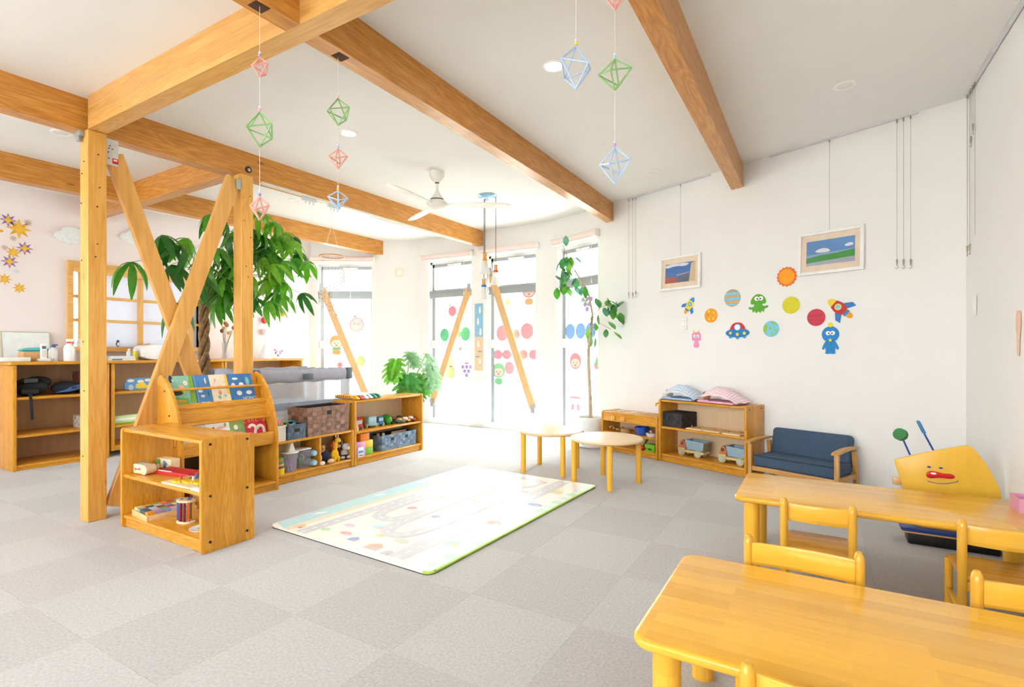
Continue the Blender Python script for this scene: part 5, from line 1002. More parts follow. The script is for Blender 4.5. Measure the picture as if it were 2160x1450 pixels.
# ---- woven baskets
def tint(c, k): return '#' + ''.join('%02x' % min(255, int(int(c[i:i + 2], 16) * k)) for i in (1, 3, 5))
def basket(label, loc, rz, w, d, h, col, cols, rows, taper=.04, lined=None, handle=True, handles=1):
    t = thing('woven_basket', label, 'basket', loc, rz); m = weave(col, col); th = .006
    def P(u, v, z): k = 1 - taper * (1 - z / h); return (u * k, v * k, z)
    mb = MB()
    for (u0, v0, u1, v1) in ((-w / 2, -d / 2, w / 2, -d / 2), (w / 2, -d / 2, w / 2, d / 2), (w / 2, d / 2, -w / 2, d / 2), (-w / 2, d / 2, -w / 2, -d / 2)):
        a = Vector((u0, v0)); b = Vector((u1, v1)); n = Vector((-(b - a).y, (b - a).x)).normalized() * th
        mb.add([P(a.x, a.y, 0), P(b.x, b.y, 0), P(b.x, b.y, h), P(a.x, a.y, h), P(a.x + n.x, a.y + n.y, 0), P(b.x + n.x, b.y + n.y, 0), P(b.x + n.x, b.y + n.y, h), P(a.x + n.x, a.y + n.y, h)], [(0, 1, 2, 3), (7, 6, 5, 4), (3, 2, 6, 7), (0, 4, 5, 1)])
    mb.add([P(-w / 2, -d / 2, .002), P(w / 2, -d / 2, .002), P(w / 2, d / 2, .002), P(-w / 2, d / 2, .002)], [(0, 1, 2, 3)]); mb.build('shell', lined or m, t, 0)
    wv = MB()
    for (u0, v0, u1, v1, nc) in ((-w / 2, -d / 2, w / 2, -d / 2, cols), (w / 2, -d / 2, w / 2, d / 2, max(3, int(cols * d / w))), (w / 2, d / 2, -w / 2, d / 2, cols), (-w / 2, d / 2, -w / 2, -d / 2, max(3, int(cols * d / w)))):
        a = Vector((u0, v0)); b = Vector((u1, v1)); out = Vector(((b - a).y, -(b - a).x)).normalized()
        for r_ in range(rows):
            for c in range(nc):
                p = a.lerp(b, (c + .015) / nc); q = a.lerp(b, (c + .985) / nc); z0, z1 = h * (r_ + .015) / rows, h * (r_ + .985) / rows; wv.use((r_ * 7 + c * 3 + r_ * c) % 3)
                hole_ = handle and r_ == rows - 2 and u0 != u1 and any(abs((c + .5) / nc - hh) < .6 / nc for hh in ([.5] if handles == 1 else [.28, .72]))
                if hole_: continue
                e = out * (.004 if (r_ + c) % 2 else .0022); vv = [P(p.x + e.x, p.y + e.y, z0), P(q.x + e.x, q.y + e.y, z0), P(q.x + e.x, q.y + e.y, z1), P(p.x + e.x, p.y + e.y, z1)]; mid = [P(p.x, p.y, z0), P(q.x, q.y, z0), P(q.x, q.y, z1), P(p.x, p.y, z1)]
                wv.add(mid + vv, [(4, 5, 6, 7), (0, 1, 5, 4), (1, 2, 6, 5), (2, 3, 7, 6), (3, 0, 4, 7)])
    o = wv.build('weave', [m, mat(tint(col, 1.14), .5, var=.3, vs=22, bump=.3), mat(tint(col, .86), .6, var=.3, vs=22, bump=.3)], t, 0); o['kind'] = 'stuff'
    if handle:
        for hh in ([.5] if handles == 1 else [.28, .72]):
            x = -w / 2 + w * hh; MB().box(x - .035, x + .035, -d / 2 * (1 - taper * .2) - .001, -d / 2 * (1 - taper * .2) + .003, h * (rows - 1.9) / rows, h * (rows - 1.15) / rows).build('handle_hole', BLACK, t, 0)
    MB().tube([P(-w / 2, -d / 2, h), P(w / 2, -d / 2, h), P(w / 2, d / 2, h), P(-w / 2, d / 2, h), P(-w / 2, -d / 2, h)], .005, 6).build('rim', m, t)
    return t
BKB = mat('#2b2725', .8)
basket('large brown woven basket on the two-bay shelf', A_L1(.55, .135, .335), H2, .445, .25, .235, '#94705f', 9, 7, lined=BKB)
basket('small navy woven basket beside the white plastic one', A_L1(.233, .115, .335), H2, .17, .20, .115, '#566a80', 6, 4, lined=BKB)
wb = thing('plastic_basket', 'white perforated plastic basket with felt flowers', 'basket', A_L1(.07, .115, .335), H2); WP = mat('#f3efe6', .4)
for (x0, x1, y0, y1) in ((-.068, .068, -.09, -.086), (-.068, .068, .086, .09), (-.068, -.064, -.086, .086), (.064, .068, -.086, .086)): MB().box(x0, x1, y0, y1, 0, .115).build('wall_panel', WP, wb, 0)
MB().box(-.064, .064, -.086, .086, 0, .004).build('base', WP, wb, 0)
for (x0, x1, y0, y1) in ((-.074, .074, -.096, -.084), (-.074, .074, .084, .096), (-.074, -.062, -.084, .084), (.062, .074, -.084, .084)): MB().rbox(x0, x1, y0, y1, .113, .121, .002).build('rim', WP, wb)
ho = MB()
for i in range(10):
    for j in range(7): ho.box(-.058 + i * .012, -.053 + i * .012, -.0905, -.0899, .012 + j * .014, .020 + j * .014)
ho = ho.build('perforations', mat('#d8d0c0', .7), wb, 0); ho['kind'] = 'stuff'
one('plastic_bag', MB().prism(smoothpoly([(-.05, 0), (.05, 0), (.058, .09), (.05, .17), (-.035, .165), (-.06, .08)], 1), -.015, .015, 'y', .008, 2), mat('#f2f2f0', .15, alpha=.45), 'clear plastic bag sticking out of the white basket', 'bag', A_L1(.08, .10, .345), H2)
for k, (x, z, c, lab) in enumerate(((.015, .475, '#e8736f', 'pink felt ball above the white basket'), (-.025, .455, '#f08a80', 'salmon felt ball in the white basket'), (.045, .452, '#ea7a7a', 'rose felt ball at the navy basket side'), (.012, .448, '#2fa3a0', 'teal felt ball in the white basket'))):
    one('felt_ball', MB().ball((0, 0, 0), .026, 1, .7, .9, 14, 8), mat(c, .9), lab, 'felt ball', A_L1(.07 + x * 1.1, .06 - .012 * (k == 3), z), H2)
tr2 = thing('teething_rings', 'green and teal plastic rings in the small navy basket', 'toy rings', A_L1(.233, .11, .335), H2)
for k, (x, z, r, c) in enumerate(((-.05, .12, .028, '#8cc83c'), (.02, .115, .045, '#2fb0b8'), (.03, .12, .03, '#e8e0d0'))): MB().tube([(x + r * math.cos(a), .01 * k, z + r * .5 * math.sin(a)) for a in [2 * PI * i / 18 for i in range(19)]], .006, 6).build('ring', mat(c, .35), tr2)
one('wrapped_pack', MB().rbox(-.06, .06, -.012, .012, 0, .16, .006), mat('#d9d0d6', .3, var=.2, vs=40), 'pale wrapped pack behind the small navy basket', 'pack', A_L1(.215, .235, .335), H2)
# ---- inside the two-bay shelf
scups = [(.042, 0, .045, '#f2c91e', 'yellow'), (.041, .045, .016, '#7a4a9a', 'violet'), (.040, .061, .014, '#f0d82c', 'pale yellow'), (.038, .075, .014, '#3a9ac8', 'blue'), (.037, .089, .012, '#ee8a2c', 'orange'), (.034, .101, .014, '#7cc03a', 'green')]
for r, z, h, c, nm in scups: one('stacking_cup', MB().lathe([(0, 0), (r * 1.1, 0), (r * 1.22, h * 1.12), (0, h * 1.12)], n=24), mat(c, .35), nm + ' stacking cup in the left-open bay'.replace('left-open bay', 'tower of cups'), 'toy cup', A_L1(.088, .055, .075 + z * 1.12), 0, 'tower of stacking cups')
PLAST = mat('#eef2fa', .25, alpha=.16)
t = thing('straw_tub', 'clear tub of purple straws with a white spout lid', 'tub', A_L1(.205, .07, .075), H2)
MB().lathe([(0, .001), (.05, .001), (.064, .15), (.062, .15), (.048, .004), (0, .004)], n=20).build('tub', PLAST, t); MB().prism(circ(.07, 20), .15, .16, 'z', .003).build('lid', WHITE, t)
MB().prism([(-.03, .16), (.035, .16), (.01, .235), (-.012, .225)], -.03, .03, 'y', .006, 2).build('spout', WHITE, t)
random.seed(2)
for k in range(9): MB().cyl((random.uniform(-.03, .03), random.uniform(-.03, .02), .006), (random.uniform(-.04, .04), random.uniform(-.03, .03), random.uniform(.09, .13)), .004, n=6).build('straw', mat(random.choice(['#b85ac0', '#9a7ad8', '#d88ad0', '#8aa0e0']), .4), t)
t = thing('ring_tub', 'clear square tub of coloured rings with a white lid', 'tub', A_L1(.33, .09, .075), H2)
MB().rbox(-.055, .055, -.05, .05, .001, .155, .008).build('tub', PLAST, t); MB().rbox(-.06, .06, -.055, .055, .155, .165, .004).build('lid', WHITE, t)
for k in range(7):
    a0 = random.uniform(0, 6); c0 = (random.uniform(-.02, .02), random.uniform(-.02, .02), random.uniform(.04, .12)); r = random.uniform(.02, .032)
    MB().tube([(c0[0] + r * math.cos(a) * math.cos(a0), c0[1] + r * math.cos(a) * math.sin(a0), c0[2] + r * math.sin(a) * .9) for a in [2 * PI * i / 14 for i in range(15)]], .0035, 5).build('ring', mat(['#5ab04a', '#3a7ac8', '#e8563c', '#f0c83a', '#4aa8a0'][k % 5], .4), t)
for z, c, lab in ((.19, '#4a78a8', 'clear bottle with blue filling lying on top of another'), (.11, '#9a4a48', 'clear bottle with red filling lying below another')):
    t = thing('sensory_bottle', lab, 'bottle', A_L1(.415, .03, z + .0), H2)
    MB().cyl((0, .02, 0), (0, .15, 0), .03, n=18).build('bottle', mat('#c8dce8', .15, alpha=.5), t); MB().cyl((0, .03, -.004), (0, .14, -.004), .022, n=14).build('filling', mat(c, .6, var=.4, vs=60), t)
    MB().lathe([(.012, -.008), (.021, -.008), (.021, .02), (.012, .02)], (0, 0, 0), 18, 'y').build('cap_ring', mat('#a8d8ec', .3), t); MB().cyl((0, .0, 0), (0, .02, 0), .012, n=12).build('cap', WHITE, t)
one('dark_tub', MB().lathe([(0, 0), (.045, 0), (.048, .03), (.048, .20), (0, .20)], n=22), [mat('#6b6a30', .4)], 'olive and purple tub behind the stacking cups', 'tub', A_L1(.085, .17, .075))
# ---- soft toys
def plush(label, x, y, rz, parts):
    t = thing('soft_toy', label, 'soft toy', A_L1(x, y, .075), H2 + rz)
    for nm, c, shapes in parts:
        mb = MB()
        for s in shapes: mb.ball(*s)
        mb.build(nm, mat(c, .95, var=.1, vs=60, bump=.2), t)
plush('monkey doll in a navy shirt slumped in the shelf bay', .54, .06, 0, [('body', '#20243a', [((0, 0, .065), .05, 1.1, .8, 1.1)]), ('head', '#b98a5c', [((-.03, 0, .135), .036, 1, .9, 1)]), ('cap', '#7a2f2c', [((-.02, .005, .155), .028, 1.1, .9, .7)]), ('limb', '#e3b892', [((.03, -.045, .022), .026, 1.3, .8, .8)]), ('limb', '#c49a6c', [((-.06, -.02, .06), .02, .8, .8, 1.6)]), ('foot', '#f0e8e0', [((-.06, -.05, .02), .02, 1.2, .8, .9)]), ('eye', '#241a14', [((-.045, -.033, .14), .004), ((-.018, -.033, .14), .004)])])
plush('yellow toy giraffe standing in the shelf bay', .645, .055, .2, [('body', '#efb91f', [((0, 0, .06), .042, 1, .75, 1.2)]), ('leg', '#efb91f', [((-.028, -.02, .025), .018, .8, .9, 1.5)]), ('leg', '#efb91f', [((.025, -.02, .025), .018, .8, .9, 1.5)]), ('neck', '#efb91f', [((.012, 0, .125), .02, .85, .85, 2.2), ((.022, 0, .155), .018, .85, .85, 1.8)]), ('head', '#f2c02c', [((.036, -.004, .185), .022, 1.3, .9, 1)]), ('muzzle', '#f6f2ea', [((.056, -.006, .176), .016, 1, .9, 1)]), ('mane', '#e2702c', [((-.006, .006, .15), .014, .7, .8, 2.6)]), ('ear', '#f4efe4', [((.018, .0, .222), .009, .8, .6, 1.6), ((.048, 0, .216), .009, .8, .6, 1.6)])])
plush('orange toy lion behind the giraffe', .712, .145, 0, [('body', '#ee8324', [((0, 0, .055), .045, 1, .8, 1.15)]), ('mane', '#f08c2a', [((.0, -.005, .12), .042, 1, .7, 1.1)]), ('face', '#f3a040', [((.012, -.03, .12), .024, 1.2, .7, 1)]), ('muzzle', '#f6f1e8', [((.028, -.042, .115), .016, 1.2, .8, .9)]), ('paw', '#f6efe4', [((.02, -.045, .02), .015, 1.1, 1, .8)])])
plush('grey toy donkey leaning in the shelf bay', .765, .07, -.2, [('body', '#b9bcc0', [((0, 0, .05), .034, 1, .8, 1.2)]), ('head', '#c3c6ca', [((.012, -.01, .11), .03, 1.2, .8, 1.1)]), ('muzzle', '#eceded', [((.034, -.02, .1), .018, 1.1, .9, 1)]), ('leg', '#c3c6ca', [((-.03, -.03, .02), .014, 1.7, .8, .9), ((.03, -.03, .02), .014, 1.7, .8, .9)]), ('ear', '#8a8e96', [((-.02, 0, .15), .011, .6, .5, 2.0)]), ('trousers', '#23262e', [((0, -.01, .03), .03, 1.1, .8, .6)])])
# ---- on the tall shelf: trains
for k, (c, st_, lab) in enumerate((('#f5b51c', '#2a4f9c', 'yellow toy train with a blue stripe and dark windows'), ('#e8504c', '#f0f0ee', 'red and white toy train in the row'), ('#f1f1ef', '#e89a5a', 'white toy train with an orange stripe'), ('#eef0f4', '#3f74c8', 'white toy train with a blue stripe'), ('#2f8a70', '#e8efe8', 'green toy train beside the white ones'), ('#1f7a5a', '#cfe8d8', 'dark green toy train at the end of the row'))):
    y = .03 + k * .055; t = thing('toy_train', lab, 'toy train', A_L2(y + .04, .17, .592), 0, 'toy trains in a row'); 
    prof = smoothpoly([(-.15, .004), (.10, .004), (.145, .006), (.15, .014), (.12, .036), (.09, .046), (-.15, .046)], 1)
    MB().prism(prof, -.02, .02, 'y', .008, 2).build('car_body', mat(c, .3), t)
    for sgn in (-1, 1):
        MB().box(-.14, .09, sgn * .0203 - .0004, sgn * .0203 + .0004, .012, .018).build('stripe', mat(st_, .4), t, 0)
        for q in range(7): MB().box(-.12 + q * .028, -.108 + q * .028, sgn * .0204 - .0004, sgn * .0204 + .0004, .026, .036).build('side_glass', mat('#2a2f36', .2), t, 0)
    MB().prism([(.095, .04), (.128, .028), (.122, .026), (.092, .036)], -.0205, .0205, 'y').build('windscreen', mat('#20262c', .2), t, 0)
# ---- vehicles on the middle board
def truck(label, x, y, rz, ln, wd, ht, cab, box_, face_=None):
    t = thing('toy_vehicle', label, 'toy vehicle', A_L2(x, y, .31), rz); wr = ht * .2
    MB().rbox(0, ln * .4, -wd / 2, wd / 2, wr, ht, .01, 3).build('cab', mat(cab, .35), t); MB().rbox(-ln * .6, -.003, -wd / 2, wd / 2, wr, ht * .88, .006).build('box', mat(box_, .35), t)
    MB().box(ln * .4 - .004, ln * .4 + .0006, -wd * .4, wd * .4, ht * .55, ht * .88).build('windscreen', mat('#bcd4e4', .15), t, 0); MB().rbox(ln * .4 - .002, ln * .4 + .006, -wd / 2, wd / 2, wr, wr + .012, .003).build('bumper', mat(face_ or '#3a3f9c', .4), t)
    for q in (-ln * .42, ln * .22):
        for sg in (-1, 1): w_ = MB().cyl((q, sg * wd * .5, wr), (q, sg * (wd * .5 + .008), wr), wr, n=16).build('wheel', mat('#ecdcb4', .5), t); MB().cyl((q, sg * (wd * .5 + .007), wr), (q, sg * (wd * .5 + .010), wr), wr * .35, n=10).build('hub', mat(cab, .4), w_)
    return t
tk = truck('red toy fire engine with a grey cab window', .125, .13, -.25, .17, .085, .105, '#d8342c', '#cc2c2a', '#4a3aa8'); MB().tube([(.02, -.03, .112), (.02, .03, .112)], .005).build('siren', RED, tk); MB().rbox(-.1, .03, -.008, .008, .105, .112, .002).build('ladder', mat('#e8e4dc', .4), tk)
one('peg_person', MB().lathe([(0, 0), (.014, 0), (.015, .035), (.008, .045), (.013, .058), (.012, .07), (0, .076)], n=14), W1, 'bare wooden peg doll beside the fire engine', 'peg doll', A_L2(.055, .03, .31))
truck('toy bus with an orange body and pale blue face', .30, .13, -.25, .17, .09, .11, '#8fc8cc', '#e89a2c', '#7cc0c4')
truck('small red and blue wooden toy car', .42, .115, -.3, .10, .055, .095, '#2a86c8', '#d83a34', '#2a86c8')
t = thing('toy_vehicle', 'round green toy car like a beetle', 'toy vehicle', A_L2(.535, .13, .31), -.3); MB().ball((0, 0, .048), .062, 1.25, .8, .85, 20, 12).build('shell', mat('#2f9a2c', .2), t)
for q in (-.04, .04):
    for sg in (-1, 1): MB().cyl((q, sg * .036, .016), (q, sg * .048, .016), .016, n=12).build('wheel', DARK, t)
for k, (x, y, c, c2, lab) in enumerate(((.66, .07, '#2f7f8a', '#e0a03a', 'teal and yellow toy car'), (.745, .07, '#e8b02c', '#f2f0ea', 'yellow and white toy car'), (.83, .07, '#d83a34', '#f0ece4', 'red and white toy car'), (.70, .195, '#7a3a34', '#c8a070', 'maroon and tan toy car'), (.79, .195, '#6a8a9c', '#3a4a5a', 'grey blue toy car at the shelf end'))):
    t = thing('small_toy_car', lab, 'toy car', A_L2(x, y, .31), .4); MB().rbox(-.05, .05, -.024, .024, .012, .034, .008, 2).build('body', mat(c, .3), t); MB().prism([(-.03, .034), (.028, .034), (.014, .056), (-.02, .056)], -.02, .02, 'y', .004, 2).build('cabin', mat(c2, .25), t)
    for q in (-.03, .03):
        for sg in (-1, 1): MB().cyl((q, sg * .02, .013), (q, sg * .028, .013), .013, n=12).build('wheel', DARK, t)
# ---- big soft blocks and basket below
for x, z, c, lab, y in ((.085, .075, '#b9a0dc', 'lilac toy box at the bottom of the stack', .06), (.085, .1425, '#dc9cc8', 'pink toy box above the lilac one', .06), (.195, .075, '#7fb62c', 'green toy box under the yellow one', .075), (.195, .1425, '#efcb44', 'yellow toy box above the green one', .075), (.165, .21, '#ee8a24', 'orange toy box topping the stack', .09)):
    one('toy_box', MB().rbox(-.054, .054, -.05, .08, 0, .067, .003), mat(c, .45), lab, 'toy block', A_L2(x, y, z), H2, 'stacked coloured boxes')
t = thing('printed_carton', 'small white carton printed with a train', 'carton', A_L2(.075, .006, .075), H2 * .97); MB().rbox(-.032, .032, -.004, .0, 0, .09, .001).build('card', mat('#f2eef2', .4), t); MB().box(-.028, .028, -.0048, -.004, .035, .06).build('train_print', mat('#6f9cd0', .4), t, 0); MB().box(-.02, .025, -.0052, -.0048, .01, .022).build('red_print', mat('#d05a6a', .4), t, 0)
basket('wide blue-grey woven basket of toys below the cars', A_L2(.615, .13, .075), H2, .50, .20, .145, '#71869c', 12, 5, .02, BKB, True, 2)
for k, (x, y, c, lab) in enumerate(((.45, .09, '#f0e6dc', 'white toy figure peeking out of the wide basket'), (.40, .11, '#e8b43a', 'yellow toy figure peeking out of the wide basket'), (.56, .08, '#e8a020', 'orange cone in the wide basket'))):
    one('basket_toy', MB().lathe([(0, .0), (.022, 0), (.024, .04), (.012, .06), (.016, .075), (.012, .088), (0, .092)] if k < 2 else [(0, 0), (.022, 0), (.004, .09), (0, .092)], n=14), mat(c, .4), lab, 'toy', A_L2(x, y, .148))
one('folded_card', MB().rbox(-.1, .1, -.003, .003, 0, .12, .001), mat('#e8c0a8', .5), 'salmon card standing in the wide basket', 'card', A_L2(.72, .15, .11), H2, rot=(.2, 0, H2))
# ---- right-hand shelves: box, puzzles, trucks, dolls
basket('black lidded woven box on the middle board by the wall', A_R2(.13, .15, .333), PIC_A * 0 + PIC_A, .21, .23, .125, '#2b2b30', 6, 4, .0, BLACK)
one('box_lid', MB().rbox(-.107, .107, -.117, .117, 0, .006, .003), mat('#2d2d33', .8, bump=.2), 'black lid lying on the woven box', 'lid', A_R2(.13, .15, .464), PIC_A)
for k, (x, y, lab) in enumerate(((.36, .12, 'thin wooden peg board lying next to the black box'), (.53, .12, 'thin wooden peg board in the middle of the row'), (.72, .11, 'thin wooden peg board with pale pegs at the shelf end'))):
    t = thing('peg_board', lab, 'puzzle', A_R2(x, y, .333), PIC_A); MB().rbox(-.08, .08, -.09, .09, 0, .012, .002).build('board', W1, t)
    for i in range(4): MB().cyl((-.05 + .035 * i, -.04 + .03 * (i % 3), .012), (-.05 + .035 * i, -.04 + .03 * (i % 3), .034), .005, n=8).build('peg', wood('#dca65c', '#c48a40', 'z'), t)
def tipper(x, label):
    t = thing('toy_tipper_truck', label, 'toy truck', A_R2(x, .13, .075), PIC_A, 'toy tipper trucks'); CRM = mat('#d9c38c', .5); TRC = mat('#c9764a', .5); LB = mat('#9ab9cc', .5); TY = mat('#cdbd85', .6)
    MB().rbox(-.125, .13, -.055, .055, .035, .058, .006).build('chassis', CRM, t)
    MB().prism(smoothpoly([(-.13, .05), (-.055, .05), (-.055, .12), (-.075, .145), (-.1, .145), (-.12, .10), (-.13, .085)], 1), -.055, .055, 'y', .008, 2).build('cab', TRC, t)
    MB().box(-.105, -.075, -.0556, -.055, .1, .13).build('side_glass', mat('#6a4634', .4), t, 0)
    MB().rbox(-.135, -.06, -.06, .06, .045, .075, .008).build('bumper', CRM, t)
    bd = MB(); lo = [(-.045, -.045, .065), (.115, -.045, .065), (.115, .045, .065), (-.045, .045, .065)]; hi = [(-.055, -.065, .155), (.14, -.065, .145), (.14, .065, .145), (-.055, .065, .155)]; li = [(x_ * .92 + .003, y_ * .88, z_ - .001) for x_, y_, z_ in hi]; lf = [(x_ * .9, y_ * .85, .075) for x_, y_, z_ in lo]
    bd.add(lo + hi + li + lf, [(3, 2, 1, 0)] + [(i, (i + 1) % 4, 4 + (i + 1) % 4, 4 + i) for i in range(4)] + [(4 + i, 4 + (i + 1) % 4, 8 + (i + 1) % 4, 8 + i) for i in range(4)] + [(8 + i, 8 + (i + 1) % 4, 12 + (i + 1) % 4, 12 + i) for i in range(4)] + [(12, 13, 14, 15)]); bd.build('tipping_bed', LB, t, 20)
    MB().prism([(-.05, .07), (.05, .07), (.058, .135), (-.058, .135)], .0, .004, 'x').xf(Matrix.Translation((.132, 0, 0))).build('tailgate', mat('#8a8a62', .6), t, 0)
    for q in (-.095, .07):
        for sg in (-1, 1):
            w_ = MB().lathe([(0, -.014), (.026, -.014), (.034, -.008), (.034, .008), (.026, .014), (0, .014)], (q, sg * .052, .034), 20, 'y').build('tyre', TY, t); MB().cyl((q, sg * .052, .034), (q, sg * .068, .034), .018, n=14).build('wheel_hub', mat('#a9c6d8', .4), w_)
tipper(.30, 'toy tipper truck with blue bed under the black woven box'); tipper(.705, 'toy tipper truck with blue bed, partly behind the sofa arm')
def ragdoll(label, loc, rz, a, b, sk, w):
    t = thing('cloth_doll', label, 'doll', loc, rz); g1 = gingham(a, b, 14)
    bm = bmesh.new(); bmesh.ops.create_grid(bm, x_segments=18, y_segments=10, size=.5)
    for v in bm.verts:
        x, y = v.co.x * w, v.co.y * .22; v.co = (x, y,   .022 + .12 * max(0, math.cos(x / w * 2.6 + .25)) * max(.0, math.cos(y / .22 * 2.3)) + .006 * math.sin(x * 60) * math.cos(y * 50))
    bmesh.ops.solidify(bm, geom=bm.faces[:], thickness=.006); q = MB().bm(bm); q.build('gingham_cover', g1, t)
    MB().rbox(-w * .55, w * .42, -.11, .11, .002, .02, .008).build('blanket', mat(a, .95), t); MB().prism([(-w * .6, -.06), (-w * .4, -.12), (-w * .2, -.12), (-w * .3, .1)], .018, .026, 'z').build('blanket_fold', mat(a, .95), t, 0)
    MB().ball((-w * .47, -.01, .05), .034, 1, .95, .95, 16, 10).build('head', mat(sk, .9), t); MB().ball((-w * .52, .0, .066), .03, .9, 1, .8, 14, 8).build('hair', mat('#8a4a34', .95), t); MB().ball((-w * .42, -.09, .03), .015, 1, 1, .9, 10, 6).build('hand', mat(sk, .9), t)
    MB().ball((-w * .5, -.04, .055), .004).build('eye', DARK, t)
ragdoll('cloth doll under a blue gingham cover on the shelf', A_R2(.20, .13, .588), PIC_A, '#a9c8ec', '#f3f7fb', '#f0d0b8', .34); ragdoll('cloth doll under a pink gingham cover on the shelf', A_R2(.61, .12, .588), PIC_A - .1, '#efb8d0', '#fbf4f6', '#e0a070', .38)
# ---- play kitchen contents
one('toy_pot', MB().lathe([(0, 0), (.05, 0), (.058, .008), (.06, .075), (.064, .078), (.058, .08), (.056, .076), (.053, .01), (0, .01)], n=28).rbox(.058, .085, -.014, .014, .066, .074, .003).rbox(-.085, -.058, -.014, .014, .066, .074, .003), mat('#1a4fc0', .25), 'blue toy cooking pot in the play kitchen', 'toy pot', A_KT(.46, .10, .205), PIC_A)
one('toy_pan', MB().lathe([(0, 0), (.045, 0), (.055, .05), (.052, .05), (.042, .006), (0, .006)], n=24), mat('#c86a58', .35), 'salmon toy pan behind the blue pot', 'toy pan', A_KT(.36, .19, .205), PIC_A)
for k in range(5): one('wooden_plate', MB().lathe([(0, 0), (.045, 0), (.052, .008), (.05, .01), (.042, .005), (0, .004)], n=24), wood('#e2bd82', '#cda164', 'x'), ['lowest', 'second lowest', 'middle', 'second highest', 'topmost'][k] + ' wooden toy plate in the pile of five', 'toy plate', A_KT(.27 + .003 * (k % 2), .07, .205 + k * .0085), PIC_A, 'pile of wooden toy plates')
t = thing('wooden_food', 'heap of pale wooden toy food left of the plates'.replace('left of', 'beside'), 'toy food', A_KT(.14, .08, .205), PIC_A)
for k in range(9): MB().ball((random.uniform(-.07, .07), random.uniform(-.04, .05), .014 + .012 * (k % 3)), .016, random.uniform(.8, 1.8), 1, .7, 10, 6).build('wooden_piece', wood('#dbb27a', '#bf9058', 'x'), t)
t = thing('toy_sandwich', 'white oval toy dish with brown toy food', 'toy dish', A_KT(.60, .07, .205), PIC_A); MB().lathe([(0, 0), (.04, 0), (.055, .025), (.056, .035), (.05, .03), (.038, .008), (0, .008)], n=24).build('dish', mat('#eef0ee', .3), t)
for k, c in enumerate(('#7a3f2c', '#f2ece0', '#8a5238')): MB().ball((-.02 + .02 * k, 0, .045 + .004 * k), .018, 1, 1.2, .9, 10, 7).build('food_piece', mat(c, .6), t)
one('toy_egg_crate', MB().rbox(-.06, .06, -.045, .045, 0, .012, .003).rbox(-.06, .06, -.045, .045, .03, .07, .008).rbox(-.05, -.02, -.04, .04, .01, .035, .006).rbox(.02, .05, -.04, .04, .01, .035, .006), mat('#7cc42a', .35), 'lime green toy crate at the bottom of the kitchen', 'toy crate', A_KT(.60, .08, .06), PIC_A)
one('toy_tomato', MB().ball((0, 0, .024), .024, 1, 1, .92, 16, 10), mat('#d8262a', .25), 'red toy tomato beside the lime crate', 'toy food', A_KT(.50, .06, .06), PIC_A)
one('toy_leek', MB().tube([(0, 0, .01), (.02, .0, .05), (.05, 0, .095), (.08, -.01, .11)], .01, 8, radii=[.012, .01, .012, .004]), mat('#2f6f3a', .4), 'dark green toy vegetable leaning by the tomato', 'toy food', A_KT(.47, .10, .062), PIC_A)
# ---- table: pink paper box
t = thing('paper_box', 'translucent pink paper box on the table near the side wall', 'box', (.775, 3.03, .36), 0); PP = mat('#f4b4d4', .4, alpha=.75)
for (x0, x1, y0, y1) in ((-.045, .045, -.06, -.058), (-.045, .045, .058, .06), (-.045, -.043, -.058, .058), (.043, .045, -.058, .058)): MB().box(x0, x1, y0, y1, 0, .06).build('paper_wall', PP, t, 0)
MB().box(-.043, .043, -.058, .058, 0, .002).build('paper_base', PP, t, 0); MB().prism([(-.04, .004), (.04, .004), (.04, .05), (0, .03)], -.01, .01, 'y').build('pink_fold', mat('#e0459a', .5), t, 0)
# ---- worktop things by the pink wall
ZT = .95
t = thing('whiteboard', 'small whiteboard with a thin green rim leaning on the pink wall', 'whiteboard', A_WS(.215, .40, ZT + .002), rot=(-.14, 0, H2)); MB().box(-.17, .17, 0, .006, 0, .27).build('panel', mat('#f1f5f5', .2), t, 0)
for (a, b, c, d) in ((-.175, .175, 0, .005), (-.175, .175, .27, .276), (-.175, -.17, .005, .27), (.17, .175, .005, .27)): MB().box(a, b, -.003, .009, c, d).build('rim', mat('#c9c8a4', .4, .3), t, 0)
t = thing('bamboo_box', 'woven bamboo box with a teal cloth on it', 'box', A_WS(.24, .22, ZT), H2); MB().rbox(-.125, .125, -.06, .06, 0, .088, .004).build('box', wood('#e0b27a', '#c8935a', 'x', .6, 14), t)
one('teal_cloth', MB().prism(smoothpoly([(-.12, 0), (.12, 0), (.11, .02), (.04, .04), (-.06, .035), (-.11, .02)], 2), -.05, .05, 'y', .008, 2), mat('#5fc8c8', .9, bump=.2), 'teal cloth folded on the bamboo box', 'cloth', A_WS(.22, .22, ZT + .089), H2)
t = thing('cordless_phone', 'white cordless phone standing in its cradle', 'phone', A_WS(.235, .09, ZT), H2); MB().rbox(-.045, .045, -.035, .035, 0, .028, .012, 3).build('cradle', mat('#f1f1ef', .35), t); MB().rbox(-.024, .024, -.012, .012, .02, .165, .01, 3).build('handset', mat('#f4f4f2', .3), t); MB().box(-.015, .015, -.0126, -.012, .115, .14).build('screen', mat('#5f6f72', .2), t, 0)
kp = MB()
for i in range(3):
    for j in range(4): kp.box(-.014 + i * .011, -.007 + i * .011, -.0126, -.012, .045 + j * .015, .054 + j * .015)
kp = kp.build('keypad', mat('#c8c8c6', .5), t, 0); kp['kind'] = 'stuff'
